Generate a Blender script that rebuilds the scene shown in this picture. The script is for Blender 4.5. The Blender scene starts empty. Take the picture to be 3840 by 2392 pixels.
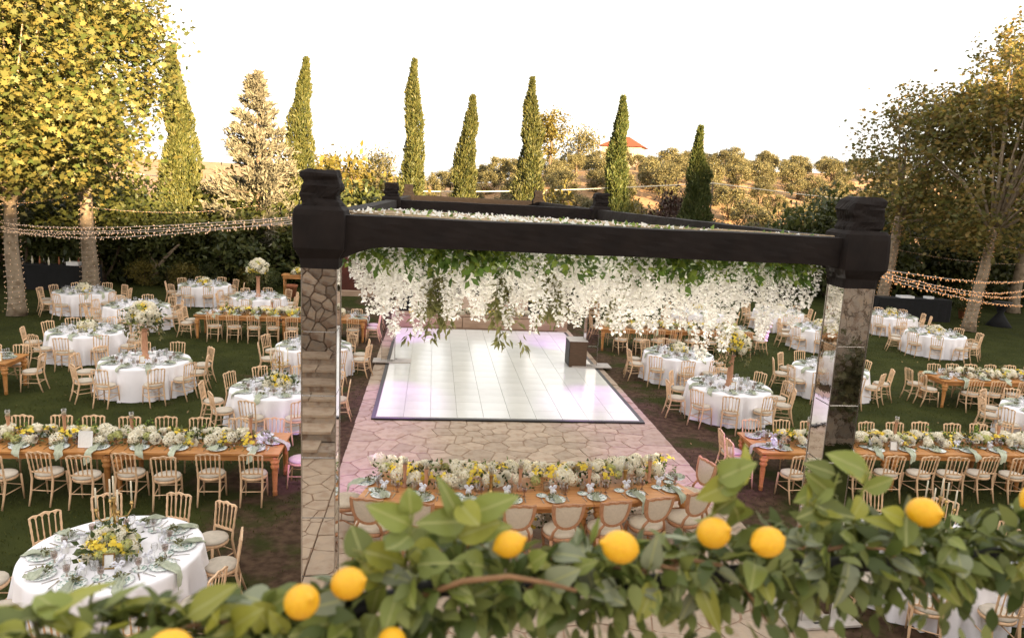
import bpy, math, random
import numpy as np
from mathutils import Vector, Matrix, kdtree
R = math.radians
rng = np.random.default_rng(7)
random.seed(7)
scene = bpy.context.scene
C = scene.collection

# ------------------------------------------------------------------ camera
cam_d = bpy.data.cameras.new('camera'); cam = bpy.data.objects.new('camera', cam_d); C.objects.link(cam)
cam_d.sensor_width = 36.0; cam_d.sensor_fit = 'HORIZONTAL'; cam_d.lens = 25.91
cam_d.clip_start = 0.05; cam_d.clip_end = 3000
F_ = Vector((0.10945244, 0.97828568, -0.17600367)); X_ = Vector((0.99351675, -0.10219641, 0.04980316)); Y_ = Vector((-0.03073477, 0.18031367, 0.98312886))
cm = Matrix((X_, Y_, -F_)).transposed().to_4x4(); cm.translation = (0, 0, 5.3); cam.matrix_world = cm
cam_d.dof.use_dof = True; cam_d.dof.focus_distance = 12.0; cam_d.dof.aperture_fstop = 3.6
scene.camera = cam

# ------------------------------------------------------------------ sky, sun, exposure
SUN_EL, SUN_AZ = R(8.5), R(-25)          # low sun, behind the camera to the right
world = bpy.data.worlds.new('World'); scene.world = world; world.use_nodes = True
nt = world.node_tree; nt.nodes.clear()
out = nt.nodes.new('ShaderNodeOutputWorld'); bg = nt.nodes.new('ShaderNodeBackground'); sky = nt.nodes.new('ShaderNodeTexSky')
sky.sky_type = 'NISHITA'; sky.sun_disc = False; sky.sun_elevation = SUN_EL; sky.sun_rotation = math.pi + SUN_AZ
sky.air_density = 1.0; sky.dust_density = 1.7; sky.ozone_density = 1.0; sky.altitude = 100
hs = nt.nodes.new('ShaderNodeHueSaturation'); hs.inputs['Saturation'].default_value = 0.35
wm = nt.nodes.new('ShaderNodeMix'); wm.data_type = 'RGBA'; wm.blend_type = 'MULTIPLY'; wm.inputs[0].default_value = 1.0
wm.inputs[7].default_value = (1.06, 0.98, 0.93, 1)
nt.links.new(sky.outputs[0], hs.inputs['Color']); nt.links.new(hs.outputs[0], wm.inputs[6]); 
hz_mix = nt.nodes.new('ShaderNodeMix'); hz_mix.data_type = 'RGBA'; hz_mix.inputs[0].default_value = 0.75; hz_mix.inputs[7].default_value = (5.0, 4.88, 4.72, 1)   # even milky evening haze over the whole dome
nt.links.new(wm.outputs[2], hz_mix.inputs[6]); nt.links.new(hz_mix.outputs[2], bg.inputs[0]); nt.links.new(bg.outputs[0], out.inputs[0])
bg.inputs[1].default_value = 0.044
sun_d = bpy.data.lights.new('sun', 'SUN'); sun = bpy.data.objects.new('sun', sun_d); C.objects.link(sun)
sun_d.energy = 4.0; sun_d.angle = R(0.6); sun_d.color = (1.0, 0.72, 0.40)
to_sun = Vector((-math.sin(SUN_AZ)*math.cos(SUN_EL), -math.cos(SUN_AZ)*math.cos(SUN_EL), math.sin(SUN_EL)))
sun.rotation_euler = to_sun.to_track_quat('Z', 'Y').to_euler()
scene.view_settings.view_transform = 'Standard'; scene.view_settings.look = 'None'; scene.view_settings.gamma = 1.0
scene.view_settings.exposure = 3.2
scene.render.engine = 'CYCLES'
scene.cycles.max_bounces = 7; scene.cycles.transparent_max_bounces = 16; scene.cycles.caustics_reflective = False; scene.cycles.caustics_refractive = False

# ------------------------------------------------------------------ materials
MATS = {}
def mat(name, col, col2=None, rough=0.6, scale=6.0, bump=0.0, bscale=None, metal=0.0, spec=0.4, objrand=0.0, island=False, transl=0.0, detail=4.0, col3=None, stretch=None, coat=0.0):
    m = bpy.data.materials.new(name); m.use_nodes = True; t = m.node_tree; n = t.nodes; L = t.links
    b = n['Principled BSDF']; o = n['Material Output']
    b.inputs['Roughness'].default_value = rough; b.inputs['Metallic'].default_value = metal; b.inputs['Specular IOR Level'].default_value = spec
    b.inputs['Coat Weight'].default_value = coat
    tc = n.new('ShaderNodeTexCoord'); src = tc.outputs['Object']
    if stretch:
        mp = n.new('ShaderNodeMapping'); mp.inputs['Scale'].default_value = stretch; L.new(src, mp.inputs[0]); src = mp.outputs[0]
    c2 = col2 or tuple(c*0.8 for c in col)
    rp = n.new('ShaderNodeValToRGB')
    e = rp.color_ramp.elements; e[0].color = (*col, 1); e[1].color = (*c2, 1)
    if island:
        e[0].position = 0.0; e[1].position = 1.0
        g = n.new('ShaderNodeNewGeometry'); L.new(g.outputs['Random Per Island'], rp.inputs[0])
    else:
        e[0].position = 0.35; e[1].position = 0.65
        no = n.new('ShaderNodeTexNoise'); no.inputs['Scale'].default_value = scale; no.inputs['Detail'].default_value = detail
        L.new(src, no.inputs['Vector']); L.new(no.outputs[0], rp.inputs[0])
    if col3:
        e3 = rp.color_ramp.elements.new(0.5); e3.color = (*col3, 1)
    cs = rp.outputs[0]
    if objrand:
        oi = n.new('ShaderNodeObjectInfo'); mr = n.new('ShaderNodeMapRange'); mr.inputs[3].default_value = 1-objrand; mr.inputs[4].default_value = 1+objrand
        L.new(oi.outputs['Random'], mr.inputs[0]); hv = n.new('ShaderNodeHueSaturation'); L.new(mr.outputs[0], hv.inputs['Value']); L.new(cs, hv.inputs['Color']); cs = hv.outputs[0]
    L.new(cs, b.inputs['Base Color'])
    if bump:
        nb = n.new('ShaderNodeTexNoise'); nb.inputs['Scale'].default_value = bscale or scale*3; nb.inputs['Detail'].default_value = 5; L.new(src, nb.inputs['Vector'])
        bp = n.new('ShaderNodeBump'); bp.inputs['Strength'].default_value = bump; bp.inputs['Distance'].default_value = 0.02; L.new(nb.outputs[0], bp.inputs['Height']); L.new(bp.outputs[0], b.inputs['Normal'])
    if transl:
        tr = n.new('ShaderNodeBsdfTranslucent'); mx = n.new('ShaderNodeMixShader'); mx.inputs[0].default_value = transl
        L.new(cs, tr.inputs[0]); L.new(b.outputs[0], mx.inputs[1]); L.new(tr.outputs[0], mx.inputs[2]); L.new(mx.outputs[0], o.inputs[0])
    MATS[name] = m
    return m

chair_wood = mat('chair_wood', (0.76, 0.51, 0.31), (0.64, 0.41, 0.24), rough=0.45, scale=5, stretch=(6, 6, 1), objrand=0.10)
cushion_m = mat('cushion', (0.56, 0.49, 0.40), (0.48, 0.42, 0.34), rough=0.85, scale=14, bump=0.15, bscale=200, objrand=0.06)
louis_wood = mat('louis_wood', (0.50, 0.25, 0.13), (0.38, 0.18, 0.09), rough=0.5, scale=9, stretch=(4, 4, 1))
louis_pad = mat('louis_pad', (0.62, 0.52, 0.40), (0.56, 0.47, 0.36), rough=0.9, scale=30, bump=0.1, bscale=300)
table_wood = mat('table_wood', (0.52, 0.24, 0.075), (0.38, 0.16, 0.045), rough=0.42, scale=3, stretch=(1, 9, 9), bump=0.08, bscale=14, objrand=0.09)
table_wood2 = mat('table_wood_pale', (0.60, 0.29, 0.11), (0.48, 0.21, 0.075), rough=0.4, scale=3, stretch=(1, 9, 9), bump=0.06, bscale=14, objrand=0.05)
stick_wood = mat('stick_wood', (0.55, 0.29, 0.17), (0.42, 0.2, 0.11), rough=0.55, scale=12, stretch=(5, 5, 1), objrand=0.1)
cloth = mat('cloth', (0.88, 0.85, 0.87), (0.84, 0.81, 0.83), rough=0.85, scale=3, bump=0.12, bscale=260, spec=0.2)
white_m = mat('white_ceramic', (0.82, 0.81, 0.80), (0.78, 0.77, 0.76), rough=0.3, scale=8)
napkin_m = mat('napkin_cloth', (0.48, 0.50, 0.38), (0.39, 0.42, 0.31), rough=0.9, scale=25, bump=0.2, bscale=150, objrand=0.1)
bow_m = mat('bow', (0.80, 0.79, 0.84), (0.74, 0.73, 0.79), rough=0.7, scale=20)
silver = mat('silver', (0.62, 0.6, 0.57), rough=0.25, metal=1.0)
brass = mat('brass', (0.60, 0.40, 0.16), (0.40, 0.26, 0.10), rough=0.3, metal=1.0, scale=20)
candle_m = mat('candle_wax', (0.85, 0.78, 0.62), (0.82, 0.74, 0.56), rough=0.5, transl=0.2)
black_fab = mat('black_fabric', (0.013, 0.0085, 0.0068), (0.0085, 0.0056, 0.0046), rough=0.8, scale=4, bump=0.35, bscale=7, spec=0.2)
black_drape = mat('black_drape', (0.008, 0.008, 0.009), (0.006, 0.006, 0.006), rough=0.9, scale=4)
black_plastic = mat('black_plastic', (0.02, 0.02, 0.02), (0.012, 0.012, 0.012), rough=0.5, scale=20)
wood_dark = mat('dark_wood', (0.10, 0.055, 0.03), (0.07, 0.04, 0.02), rough=0.6, scale=6, stretch=(1, 1, 8))
mirror = mat('mirror', (0.80, 0.78, 0.75), (0.78, 0.76, 0.73), rough=0.015, metal=1.0, scale=1.5)
mirror_w = mat('mirror_wavy', (0.80, 0.78, 0.75), (0.78, 0.76, 0.73), rough=0.02, metal=1.0, scale=1.5, bump=0.10, bscale=2.2)
steel_plate = mat('base_plate', (0.50, 0.45, 0.40), (0.42, 0.37, 0.33), rough=0.55, scale=6)
stone_m = mat('paving_stone', (0.47, 0.355, 0.255), (0.37, 0.265, 0.185), rough=0.8, scale=5, bump=0.6, bscale=22, objrand=0.12, col3=(0.43, 0.335, 0.25))
mortar_m = mat('mortar', (0.38, 0.255, 0.175), (0.30, 0.195, 0.13), rough=0.95, scale=14, bump=0.6, bscale=60)
wall_stone_m = mat('wall_stone', (0.36, 0.26, 0.18), (0.22, 0.145, 0.10), rough=0.85, scale=6, bump=0.8, bscale=18, objrand=0.38, col3=(0.33, 0.27, 0.215))
slab_m = mat('stage_slab', (0.42, 0.29, 0.20), (0.33, 0.22, 0.15), rough=0.75, scale=2.2, stretch=(1, 1, 5), bump=0.3, bscale=12, objrand=0.08)
panel_m = mat('floor_panel', (0.72, 0.71, 0.67), (0.68, 0.67, 0.63), rough=0.16, scale=2, objrand=0.035, spec=0.5, bump=0.02, bscale=3)
trim_m = mat('floor_trim', (0.012, 0.011, 0.010), rough=0.4)
bark_m = mat('plane_bark', (0.30, 0.23, 0.16), (0.17, 0.12, 0.075), rough=0.85, scale=5, bump=0.5, bscale=16, col3=(0.26, 0.20, 0.135))
bark2_m = mat('olive_bark', (0.16, 0.11, 0.07), (0.10, 0.07, 0.045), rough=0.9, scale=8, bump=0.6)
leaf_plane = mat('plane_leaf', (0.07, 0.10, 0.024), (0.225, 0.185, 0.05), rough=0.5, island=True, transl=0.3, col3=(0.135, 0.13, 0.036))
leaf_plane_r = mat('plane_leaf_dry', (0.10, 0.11, 0.028), (0.29, 0.19, 0.055), rough=0.5, island=True, transl=0.5, col3=(0.18, 0.155, 0.04))
leaf_cyp = mat('cypress_leaf', (0.030, 0.043, 0.011), (0.105, 0.10, 0.028), rough=0.6, island=True, transl=0.15, col3=(0.075, 0.08, 0.018), objrand=0.15)
leaf_cyp_d = mat('cypress_leaf_dark', (0.035, 0.055, 0.012), (0.09, 0.095, 0.022), rough=0.6, island=True, transl=0.15, col3=(0.06, 0.075, 0.016))
leaf_cedar = mat('cedar_leaf', (0.12, 0.118, 0.08), (0.235, 0.21, 0.15), rough=0.65, island=True, transl=0.15, col3=(0.18, 0.165, 0.115))
leaf_olive = mat('olive_leaf', (0.065, 0.068, 0.026), (0.165, 0.14, 0.062), rough=0.6, island=True, transl=0.2, col3=(0.12, 0.105, 0.042), objrand=0.28)
leaf_shrub = mat('shrub_leaf', (0.034, 0.046, 0.012), (0.105, 0.108, 0.028), rough=0.5, island=True, transl=0.3, col3=(0.064, 0.075, 0.018), objrand=0.2)
leaf_yshrub = mat('yellow_shrub_leaf', (0.10, 0.09, 0.018), (0.21, 0.16, 0.035), rough=0.5, island=True, transl=0.3, objrand=0.15)
leaf_red = mat('purple_leaf', (0.035, 0.018, 0.014), (0.09, 0.045, 0.03), rough=0.5, island=True, transl=0.2)
leaf_dec = mat('decor_leaf', (0.035, 0.055, 0.014), (0.10, 0.12, 0.03), rough=0.5, island=True, transl=0.2, col3=(0.06, 0.085, 0.02))
leaf_sprig = mat('sprig_leaf', (0.10, 0.105, 0.035), (0.19, 0.17, 0.06), rough=0.6, island=True, transl=0.2)
leaf_wist = mat('wisteria_leaf', (0.07, 0.13, 0.025), (0.26, 0.33, 0.05), rough=0.45, island=True, transl=0.35, col3=(0.13, 0.21, 0.035))
leaf_euc = mat('hanging_olive_leaf', (0.15, 0.16, 0.05), (0.28, 0.26, 0.09), rough=0.55, island=True, transl=0.25)
petal_w = mat('white_petal', (0.86, 0.83, 0.76), (0.93, 0.91, 0.87), rough=0.6, island=True, transl=0.5)
hyd_w = mat('cream_hydrangea', (0.86, 0.78, 0.58), (0.92, 0.87, 0.72), rough=0.7, island=True, transl=0.2, objrand=0.06)
hyd_g = mat('green_hydrangea', (0.46, 0.48, 0.15), (0.60, 0.58, 0.24), rough=0.7, island=True, transl=0.2, objrand=0.08)
rose_m = mat('cream_rose', (0.90, 0.83, 0.66), (0.93, 0.89, 0.78), rough=0.6, island=True, transl=0.2, objrand=0.05)
daisy_m = mat('yellow_daisy', (0.82, 0.58, 0.03), (0.86, 0.68, 0.10), rough=0.6, island=True, transl=0.2, objrand=0.08)
gar_a = mat('garland_leaf', (0.19, 0.22, 0.045), (0.14, 0.17, 0.034), rough=0.42, scale=9, transl=0.3, objrand=0.35, bump=0.15, bscale=40)
gar_b = mat('garland_grey_leaf', (0.235, 0.255, 0.155), (0.19, 0.21, 0.125), rough=0.5, scale=9, transl=0.25, objrand=0.25, bump=0.15, bscale=40)
gar_c = mat('garland_yellow_leaf', (0.31, 0.31, 0.05), (0.25, 0.255, 0.04), rough=0.42, scale=9, transl=0.35, objrand=0.25, bump=0.15, bscale=40)
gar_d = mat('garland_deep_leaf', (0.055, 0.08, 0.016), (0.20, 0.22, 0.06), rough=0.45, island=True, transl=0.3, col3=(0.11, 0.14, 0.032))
for gm in (gar_a, gar_b, gar_c):      # paler midrib and side veins
    t_ = gm.node_tree; n_ = t_.nodes; src_ = n_['Principled BSDF'].inputs['Base Color'].links[0].from_socket
    tc_ = n_.new('ShaderNodeTexCoord'); sp_ = n_.new('ShaderNodeSeparateXYZ'); t_.links.new(tc_.outputs['Object'], sp_.inputs[0])
    ab_ = n_.new('ShaderNodeMath'); ab_.operation = 'ABSOLUTE'; t_.links.new(sp_.outputs[0], ab_.inputs[0])
    mr_ = n_.new('ShaderNodeMapRange'); mr_.inputs[1].default_value = .0006; mr_.inputs[2].default_value = .0022; mr_.inputs[3].default_value = .75; mr_.inputs[4].default_value = 0; t_.links.new(ab_.outputs[0], mr_.inputs[0])
    mx_ = n_.new('ShaderNodeMix'); mx_.data_type = 'RGBA'; mx_.inputs[7].default_value = (.42, .42, .16, 1); t_.links.new(mr_.outputs[0], mx_.inputs[0]); t_.links.new(src_, mx_.inputs[6]); t_.links.new(mx_.outputs[2], n_['Principled BSDF'].inputs['Base Color'])
twig_m = mat('twig', (0.24, 0.13, 0.06), (0.17, 0.09, 0.04), rough=0.8, scale=20)
twig_g = mat('green_stem', (0.20, 0.22, 0.04), (0.15, 0.17, 0.03), rough=0.6, scale=20)
lemon_m = mat('lemon_skin', (0.80, 0.45, 0.016), (0.77, 0.38, 0.012), rough=0.38, scale=6, bump=0.25, bscale=90, objrand=0.06)
grass_m = mat('grass_blade', (0.030, 0.038, 0.007), (0.085, 0.088, 0.020), rough=0.7, spec=0.15, island=True, transl=0.2)
plaster_m = mat('plaster', (0.40, 0.32, 0.25), (0.35, 0.28, 0.21), rough=0.9, scale=3, bump=0.2)
roof_m = mat('roof_tile', (0.26, 0.055, 0.022), (0.20, 0.04, 0.016), rough=0.8, scale=8, objrand=0.15)
terra_m = mat('terracotta', (0.40, 0.15, 0.07), (0.32, 0.11, 0.05), rough=0.8, scale=8)
redwall_m = mat('dark_red_wall', (0.10, 0.025, 0.015), (0.075, 0.02, 0.012), rough=0.8, scale=3)
cable_m = mat('pale_cable', (0.75, 0.66, 0.50), rough=0.7)
cord_m = mat('light_cord', (0.45, 0.38, 0.33), rough=0.6)
rail_m = mat('iron_rail', (0.03, 0.028, 0.026), rough=0.5, metal=0.6)
paper_m = mat('paper', (0.80, 0.78, 0.74), (0.72, 0.70, 0.66), rough=0.8, scale=40)
window_m = mat('window_glass', (0.03, 0.035, 0.04), rough=0.08, spec=0.6)
# dinner plate: white with a teal leaf print on the rim
def plate_material():
    m = mat('plate_print', (0.80, 0.81, 0.78), rough=0.22); t = m.node_tree; n = t.nodes; L = t.links; b = n['Principled BSDF']
    tc = n.new('ShaderNodeTexCoord'); no = n.new('ShaderNodeTexNoise'); no.inputs['Scale'].default_value = 34; no.inputs['Detail'].default_value = 2
    L.new(tc.outputs['Object'], no.inputs['Vector'])
    rp = n.new('ShaderNodeValToRGB'); rp.color_ramp.elements[0].position = 0.54; rp.color_ramp.elements[1].position = 0.61
    rp.color_ramp.elements[0].color = (0.80, 0.81, 0.78, 1); rp.color_ramp.elements[1].color = (0.22, 0.34, 0.29, 1)
    L.new(no.outputs[0], rp.inputs[0]); L.new(rp.outputs[0], b.inputs['Base Color'])
    return m
plate_m = plate_material()
def glass_material(name, tint, opac):
    m = bpy.data.materials.new(name); m.use_nodes = True; t = m.node_tree; n = t.nodes; L = t.links; n.clear()
    o = n.new('ShaderNodeOutputMaterial'); tr = n.new('ShaderNodeBsdfTransparent'); gl = n.new('ShaderNodeBsdfGlossy'); gl.inputs['Roughness'].default_value = 0.044
    gl.inputs[0].default_value = (0.9, 0.9, 0.9, 1); tr.inputs[0].default_value = (*tint, 1)
    lw = n.new('ShaderNodeLayerWeight'); lw.inputs[0].default_value = opac; mx = n.new('ShaderNodeMixShader')
    L.new(lw.outputs['Facing'], mx.inputs[0]); L.new(tr.outputs[0], mx.inputs[1]); L.new(gl.outputs[0], mx.inputs[2]); L.new(mx.outputs[0], o.inputs[0])
    return m
glass_m = glass_material('clear_glass', (0.95, 0.95, 0.95), 0.22)
glass_t = glass_material('smoky_glass', (0.74, 0.66, 0.62), 0.25)
def emit_mat(name, col, s):
    m = bpy.data.materials.new(name); m.use_nodes = True; b = m.node_tree.nodes['Principled BSDF']
    b.inputs['Base Color'].default_value = (*col, 1); b.inputs['Emission Color'].default_value = (*col, 1); b.inputs['Emission Strength'].default_value = s
    return m
bulb_m = emit_mat('warm_bulb', (1.0, 0.48, 0.19), 0.05)
bulb_p = emit_mat('pale_bulb', (0.95, 0.62, 0.38), 0.03)
lamp_glow = emit_mat('violet_lens', (0.7, 0.25, 1.0), 0.6)

# ------------------------------------------------------------------ helpers
def tag(o, label=None, cat=None, group=None, kind=None):
    if label: o['label'] = label
    if cat: o['category'] = cat
    if group: o['group'] = group
    if kind: o['kind'] = kind
    return o
def empty(name, loc=(0, 0, 0), rz=0.0):
    o = bpy.data.objects.new(name, None); C.objects.link(o); o.location = loc; o.rotation_euler = (0, 0, rz); o.empty_display_size = 0.1
    return o
def thing(name, label, cat, loc=(0, 0, 0), rz=0.0, group=None):
    return tag(empty(name, loc, rz), label, cat, group)
def obj(name, me, parent=None, loc=(0, 0, 0), rot=(0, 0, 0), sc=1.0):
    o = bpy.data.objects.new(name, me); C.objects.link(o); o.location = loc; o.rotation_euler = rot
    if sc != 1.0: o.scale = (sc, sc, sc) if not isinstance(sc, tuple) else sc
    if parent: o.parent = parent
    return o
class MB:
    def __init__(s): s.v = []; s.f = []; s.sm = []
    def add(s, vs, fs, smooth=False):
        k = len(s.v); s.v += [tuple(p) for p in vs]; s.f += [tuple(i+k for i in f) for f in fs]; s.sm += [smooth]*len(fs); return s
    def box(s, c, d, rz=0.0, m=None):
        x, y, z = d[0]/2, d[1]/2, d[2]/2; co, si = math.cos(rz), math.sin(rz); vs = []
        for dz in (-z, z):
            for dx, dy in ((-x, -y), (x, -y), (x, y), (-x, y)):
                p = Vector((dx, dy, dz))
                if m is not None: p = m @ p
                vs.append((c[0]+p.x*co-p.y*si, c[1]+p.x*si+p.y*co, c[2]+p.z))
        return s.add(vs, [(3, 2, 1, 0), (4, 5, 6, 7), (0, 1, 5, 4), (1, 2, 6, 5), (2, 3, 7, 6), (3, 0, 4, 7)])
    def tube(s, pts, rad, n=6, cap=True, smooth=True):
        pts = [Vector(p) for p in pts]; m = len(pts)
        if not hasattr(rad, '__len__'): rad = [rad]*m
        t0 = (pts[1]-pts[0]).normalized(); a = Vector((1, 0, 0)) if abs(t0.x) < 0.8 else Vector((0, 1, 0)); u = t0.cross(a).normalized(); vs = []
        for i in range(m):
            t = (pts[min(i+1, m-1)]-pts[max(i-1, 0)]).normalized(); u = (u-t*u.dot(t)).normalized(); w = t.cross(u)
            for k in range(n):
                an = 2*math.pi*k/n; vs.append(pts[i]+(u*math.cos(an)+w*math.sin(an))*rad[i])
        fs = [(i*n+k, i*n+(k+1) % n, (i+1)*n+(k+1) % n, (i+1)*n+k) for i in range(m-1) for k in range(n)]
        s.add(vs, fs, smooth)
        if cap:
            b = len(s.v)-m*n; s.f += [tuple(b+k for k in reversed(range(n))), tuple(b+(m-1)*n+k for k in range(n))]; s.sm += [False, False]
        return s
    def lathe(s, prof, n=12, o=(0, 0, 0), smooth=True):
        vs = [(o[0]+r*math.cos(2*math.pi*k/n), o[1]+r*math.sin(2*math.pi*k/n), o[2]+z) for r, z in prof for k in range(n)]; m = len(prof)
        fs = [(i*n+k, i*n+(k+1) % n, (i+1)*n+(k+1) % n, (i+1)*n+k) for i in range(m-1) for k in range(n)]
        s.add(vs, fs, smooth); b = len(s.v)-m*n
        if prof[0][0] > 1e-4: s.f.append(tuple(b+k for k in reversed(range(n)))); s.sm.append(False)
        if prof[-1][0] > 1e-4: s.f.append(tuple(b+(m-1)*n+k for k in range(n))); s.sm.append(False)
        return s
    def prism(s, poly, z0, z1, inset=0.0):
        n = len(poly); cx = sum(p[0] for p in poly)/n; cy = sum(p[1] for p in poly)/n
        top = [(cx+(p[0]-cx)*(1-inset), cy+(p[1]-cy)*(1-inset)) for p in poly]
        vs = [(p[0], p[1], z0) for p in poly]+[(p[0], p[1], z1) for p in top]
        return s.add(vs, [tuple(range(n, 2*n)), tuple(reversed(range(n)))]+[(i, (i+1) % n, n+(i+1) % n, n+i) for i in range(n)])
    def mesh(s, name, *mats):
        me = bpy.data.meshes.new(name); me.from_pydata(s.v, [], s.f); me.polygons.foreach_set('use_smooth', s.sm)
        for m in mats: me.materials.append(m)
        me.update(); return me
    def build(s, name, m, parent=None, loc=(0, 0, 0), rot=(0, 0, 0)): return obj(name, s.mesh(name, m), parent, loc, rot)
def np_mesh(name, V, F, m, smooth=False):
    V = np.asarray(V, dtype=np.float32).reshape(-1, 3); F = np.asarray(F, dtype=np.int32); nf, k = F.shape
    me = bpy.data.meshes.new(name); me.vertices.add(len(V)); me.vertices.foreach_set('co', V.ravel())
    me.loops.add(nf*k); me.loops.foreach_set('vertex_index', F.ravel()); me.polygons.add(nf)
    me.polygons.foreach_set('loop_start', np.arange(0, nf*k, k, dtype=np.int32)); me.polygons.foreach_set('loop_total', np.full(nf, k, dtype=np.int32))
    if smooth: me.polygons.foreach_set('use_smooth', np.ones(nf, dtype=bool))
    me.materials.append(m); me.update(calc_edges=True); return me
def nrm(a): return a/np.maximum(np.linalg.norm(a, axis=-1, keepdims=True), 1e-9)
LEAF_V = np.array([(0, 0, 0), (.28, .45, .09), (0, 1, -.06), (-.28, .45, .09), (0, .5, 0)]); LEAF_F = [(0, 1, 2, 4), (0, 4, 2, 3)]
SLIM_V = LEAF_V*np.array([.45, 1, 1]); WIDE_V = LEAF_V*np.array([1.45, 1, 1.3])
_an = np.array([-90, -52, -38, -8, 12, 40, 62, 90, 118, 140, 168, 188, 218, 232])
_ra = np.array([.35, .62, .42, 1.0, .58, .92, .55, 1.1, .55, .92, .58, 1.0, .42, .62])
PLANE_V = np.stack([.62*_ra*np.cos(np.radians(_an)), .45+.55*_ra*np.sin(np.radians(_an)), -.18*np.abs(_ra*np.cos(np.radians(_an)))], 1); PLANE_F = [tuple(range(14))]
TUFT_V = np.array([(-.12, 0, 0), (.12, 0, 0), (.05, 1, 0), (-.05, 1, 0)]); TUFT_F = [(0, 1, 2, 3)]
def leaves(name, P, size, m, dirs=None, jit=0.5, tv=LEAF_V, tf=LEAF_F, up=0.5, r=rng):
    P = np.asarray(P, float); N = len(P)
    y = r.normal(size=(N, 3)) if dirs is None else nrm(np.asarray(dirs, float))+jit*r.normal(size=(N, 3))
    y = nrm(y); z = r.normal(size=(N, 3)); z[:, 2] = np.abs(z[:, 2])+up; z = nrm(z-y*np.sum(z*y, 1, keepdims=True)); x = np.cross(y, z)
    S = np.broadcast_to(np.asarray(size, float), (N,)).reshape(N, 1, 1)
    V = P[:, None, :]+S*(tv[None, :, 0:1]*x[:, None, :]+tv[None, :, 1:2]*y[:, None, :]+tv[None, :, 2:3]*z[:, None, :])
    k = len(tv); Fq = (np.arange(N)[:, None, None]*k+np.array(tf)[None]).reshape(-1, len(tf[0]))
    return np_mesh(name, V, Fq, m)
def sstep(a, b, x):
    t = np.clip((np.asarray(x, float)-a)/(b-a), 0, 1); return t*t*(3-2*t)
def voronoi(seeds, x0, x1, y0, y1):
    kd = kdtree.KDTree(len(seeds))
    for i, p in enumerate(seeds): kd.insert((p[0], p[1], 0), i)
    kd.balance(); cells = []
    for i, p in enumerate(seeds):
        poly = [(x0, y0), (x1, y0), (x1, y1), (x0, y1)]
        for co, j, d in kd.find_n((p[0], p[1], 0), 16):
            if j == i: continue
            mx, my = (p[0]+co[0])/2, (p[1]+co[1])/2; nx, ny = co[0]-p[0], co[1]-p[1]; new = []
            for a in range(len(poly)):
                A, B = poly[a], poly[(a+1) % len(poly)]; da = (A[0]-mx)*nx+(A[1]-my)*ny; db = (B[0]-mx)*nx+(B[1]-my)*ny
                if da <= 0: new.append(A)
                if (da < 0 < db) or (db < 0 < da):
                    t = da/(da-db); new.append((A[0]+(B[0]-A[0])*t, A[1]+(B[1]-A[1])*t))
            poly = new
            if len(poly) < 3: break
        cells.append(poly)
    return cells
def inset_poly(poly, d):
    n = len(poly); cx = sum(p[0] for p in poly)/n; cy = sum(p[1] for p in poly)/n; o = []
    for p in poly:
        l = math.hypot(p[0]-cx, p[1]-cy); k = max(0.3, 1-d*1.25/max(l, 1e-4)); o.append((cx+(p[0]-cx)*k, cy+(p[1]-cy)*k))
    return o
def stone_poly(poly, d):
    # shrink for the joint, cut the corners so that the stones look broken rather than sawn
    q = inset_poly(poly, d); n = len(q); o = []
    for i in range(n):
        A, B, D = q[i-1], q[i], q[(i+1) % n]; k = random.uniform(.02, .14); j = random.uniform(.02, .14)
        o.append((B[0]+(A[0]-B[0])*k, B[1]+(A[1]-B[1])*k)); o.append((B[0]+(D[0]-B[0])*j, B[1]+(D[1]-B[1])*j))
    return o
# ------------------------------------------------------------------ ground, hill, lawn
def hz(x, y):
    x = np.asarray(x, float); y = np.asarray(y, float)
    z = sstep(42, 108, y)*(2.0+7.2*sstep(-12, 30, x))
    z = z-sstep(125, 230, y)*3.0*sstep(-30, 20, x)
    z = z+8.5*sstep(230, 420, y)*(1-sstep(-60, 30, x))+0.5*np.sin(x*0.11+y*0.07)*sstep(50, 80, y)
    return z-0.03
gx = np.concatenate([np.linspace(-900, -110, 16), np.linspace(-100, 130, 93), np.linspace(140, 900, 16)])
gy = np.concatenate([np.linspace(-200, -10, 8), np.linspace(0, 40, 6), np.linspace(43, 140, 50), np.linspace(150, 450, 22), np.linspace(500, 2500, 8)])
GX, GY = np.meshgrid(gx, gy); GV = np.stack([GX, GY, hz(GX, GY)], -1).reshape(-1, 3)
nxg = len(gx); GF = [(j*nxg+i, j*nxg+i+1, (j+1)*nxg+i+1, (j+1)*nxg+i) for j in range(len(gy)-1) for i in range(nxg-1)]
dry_m = mat('dry_earth', (0.36, 0.215, 0.115), (0.23, 0.14, 0.07), rough=0.95, scale=0.22, bump=0.4, bscale=3, detail=8, col3=(0.36, 0.21, 0.10))
tag(obj('ground', np_mesh('ground', GV, GF, dry_m, True)), 'dry sunlit earth of the hillside behind the garden', kind='structure')

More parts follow.
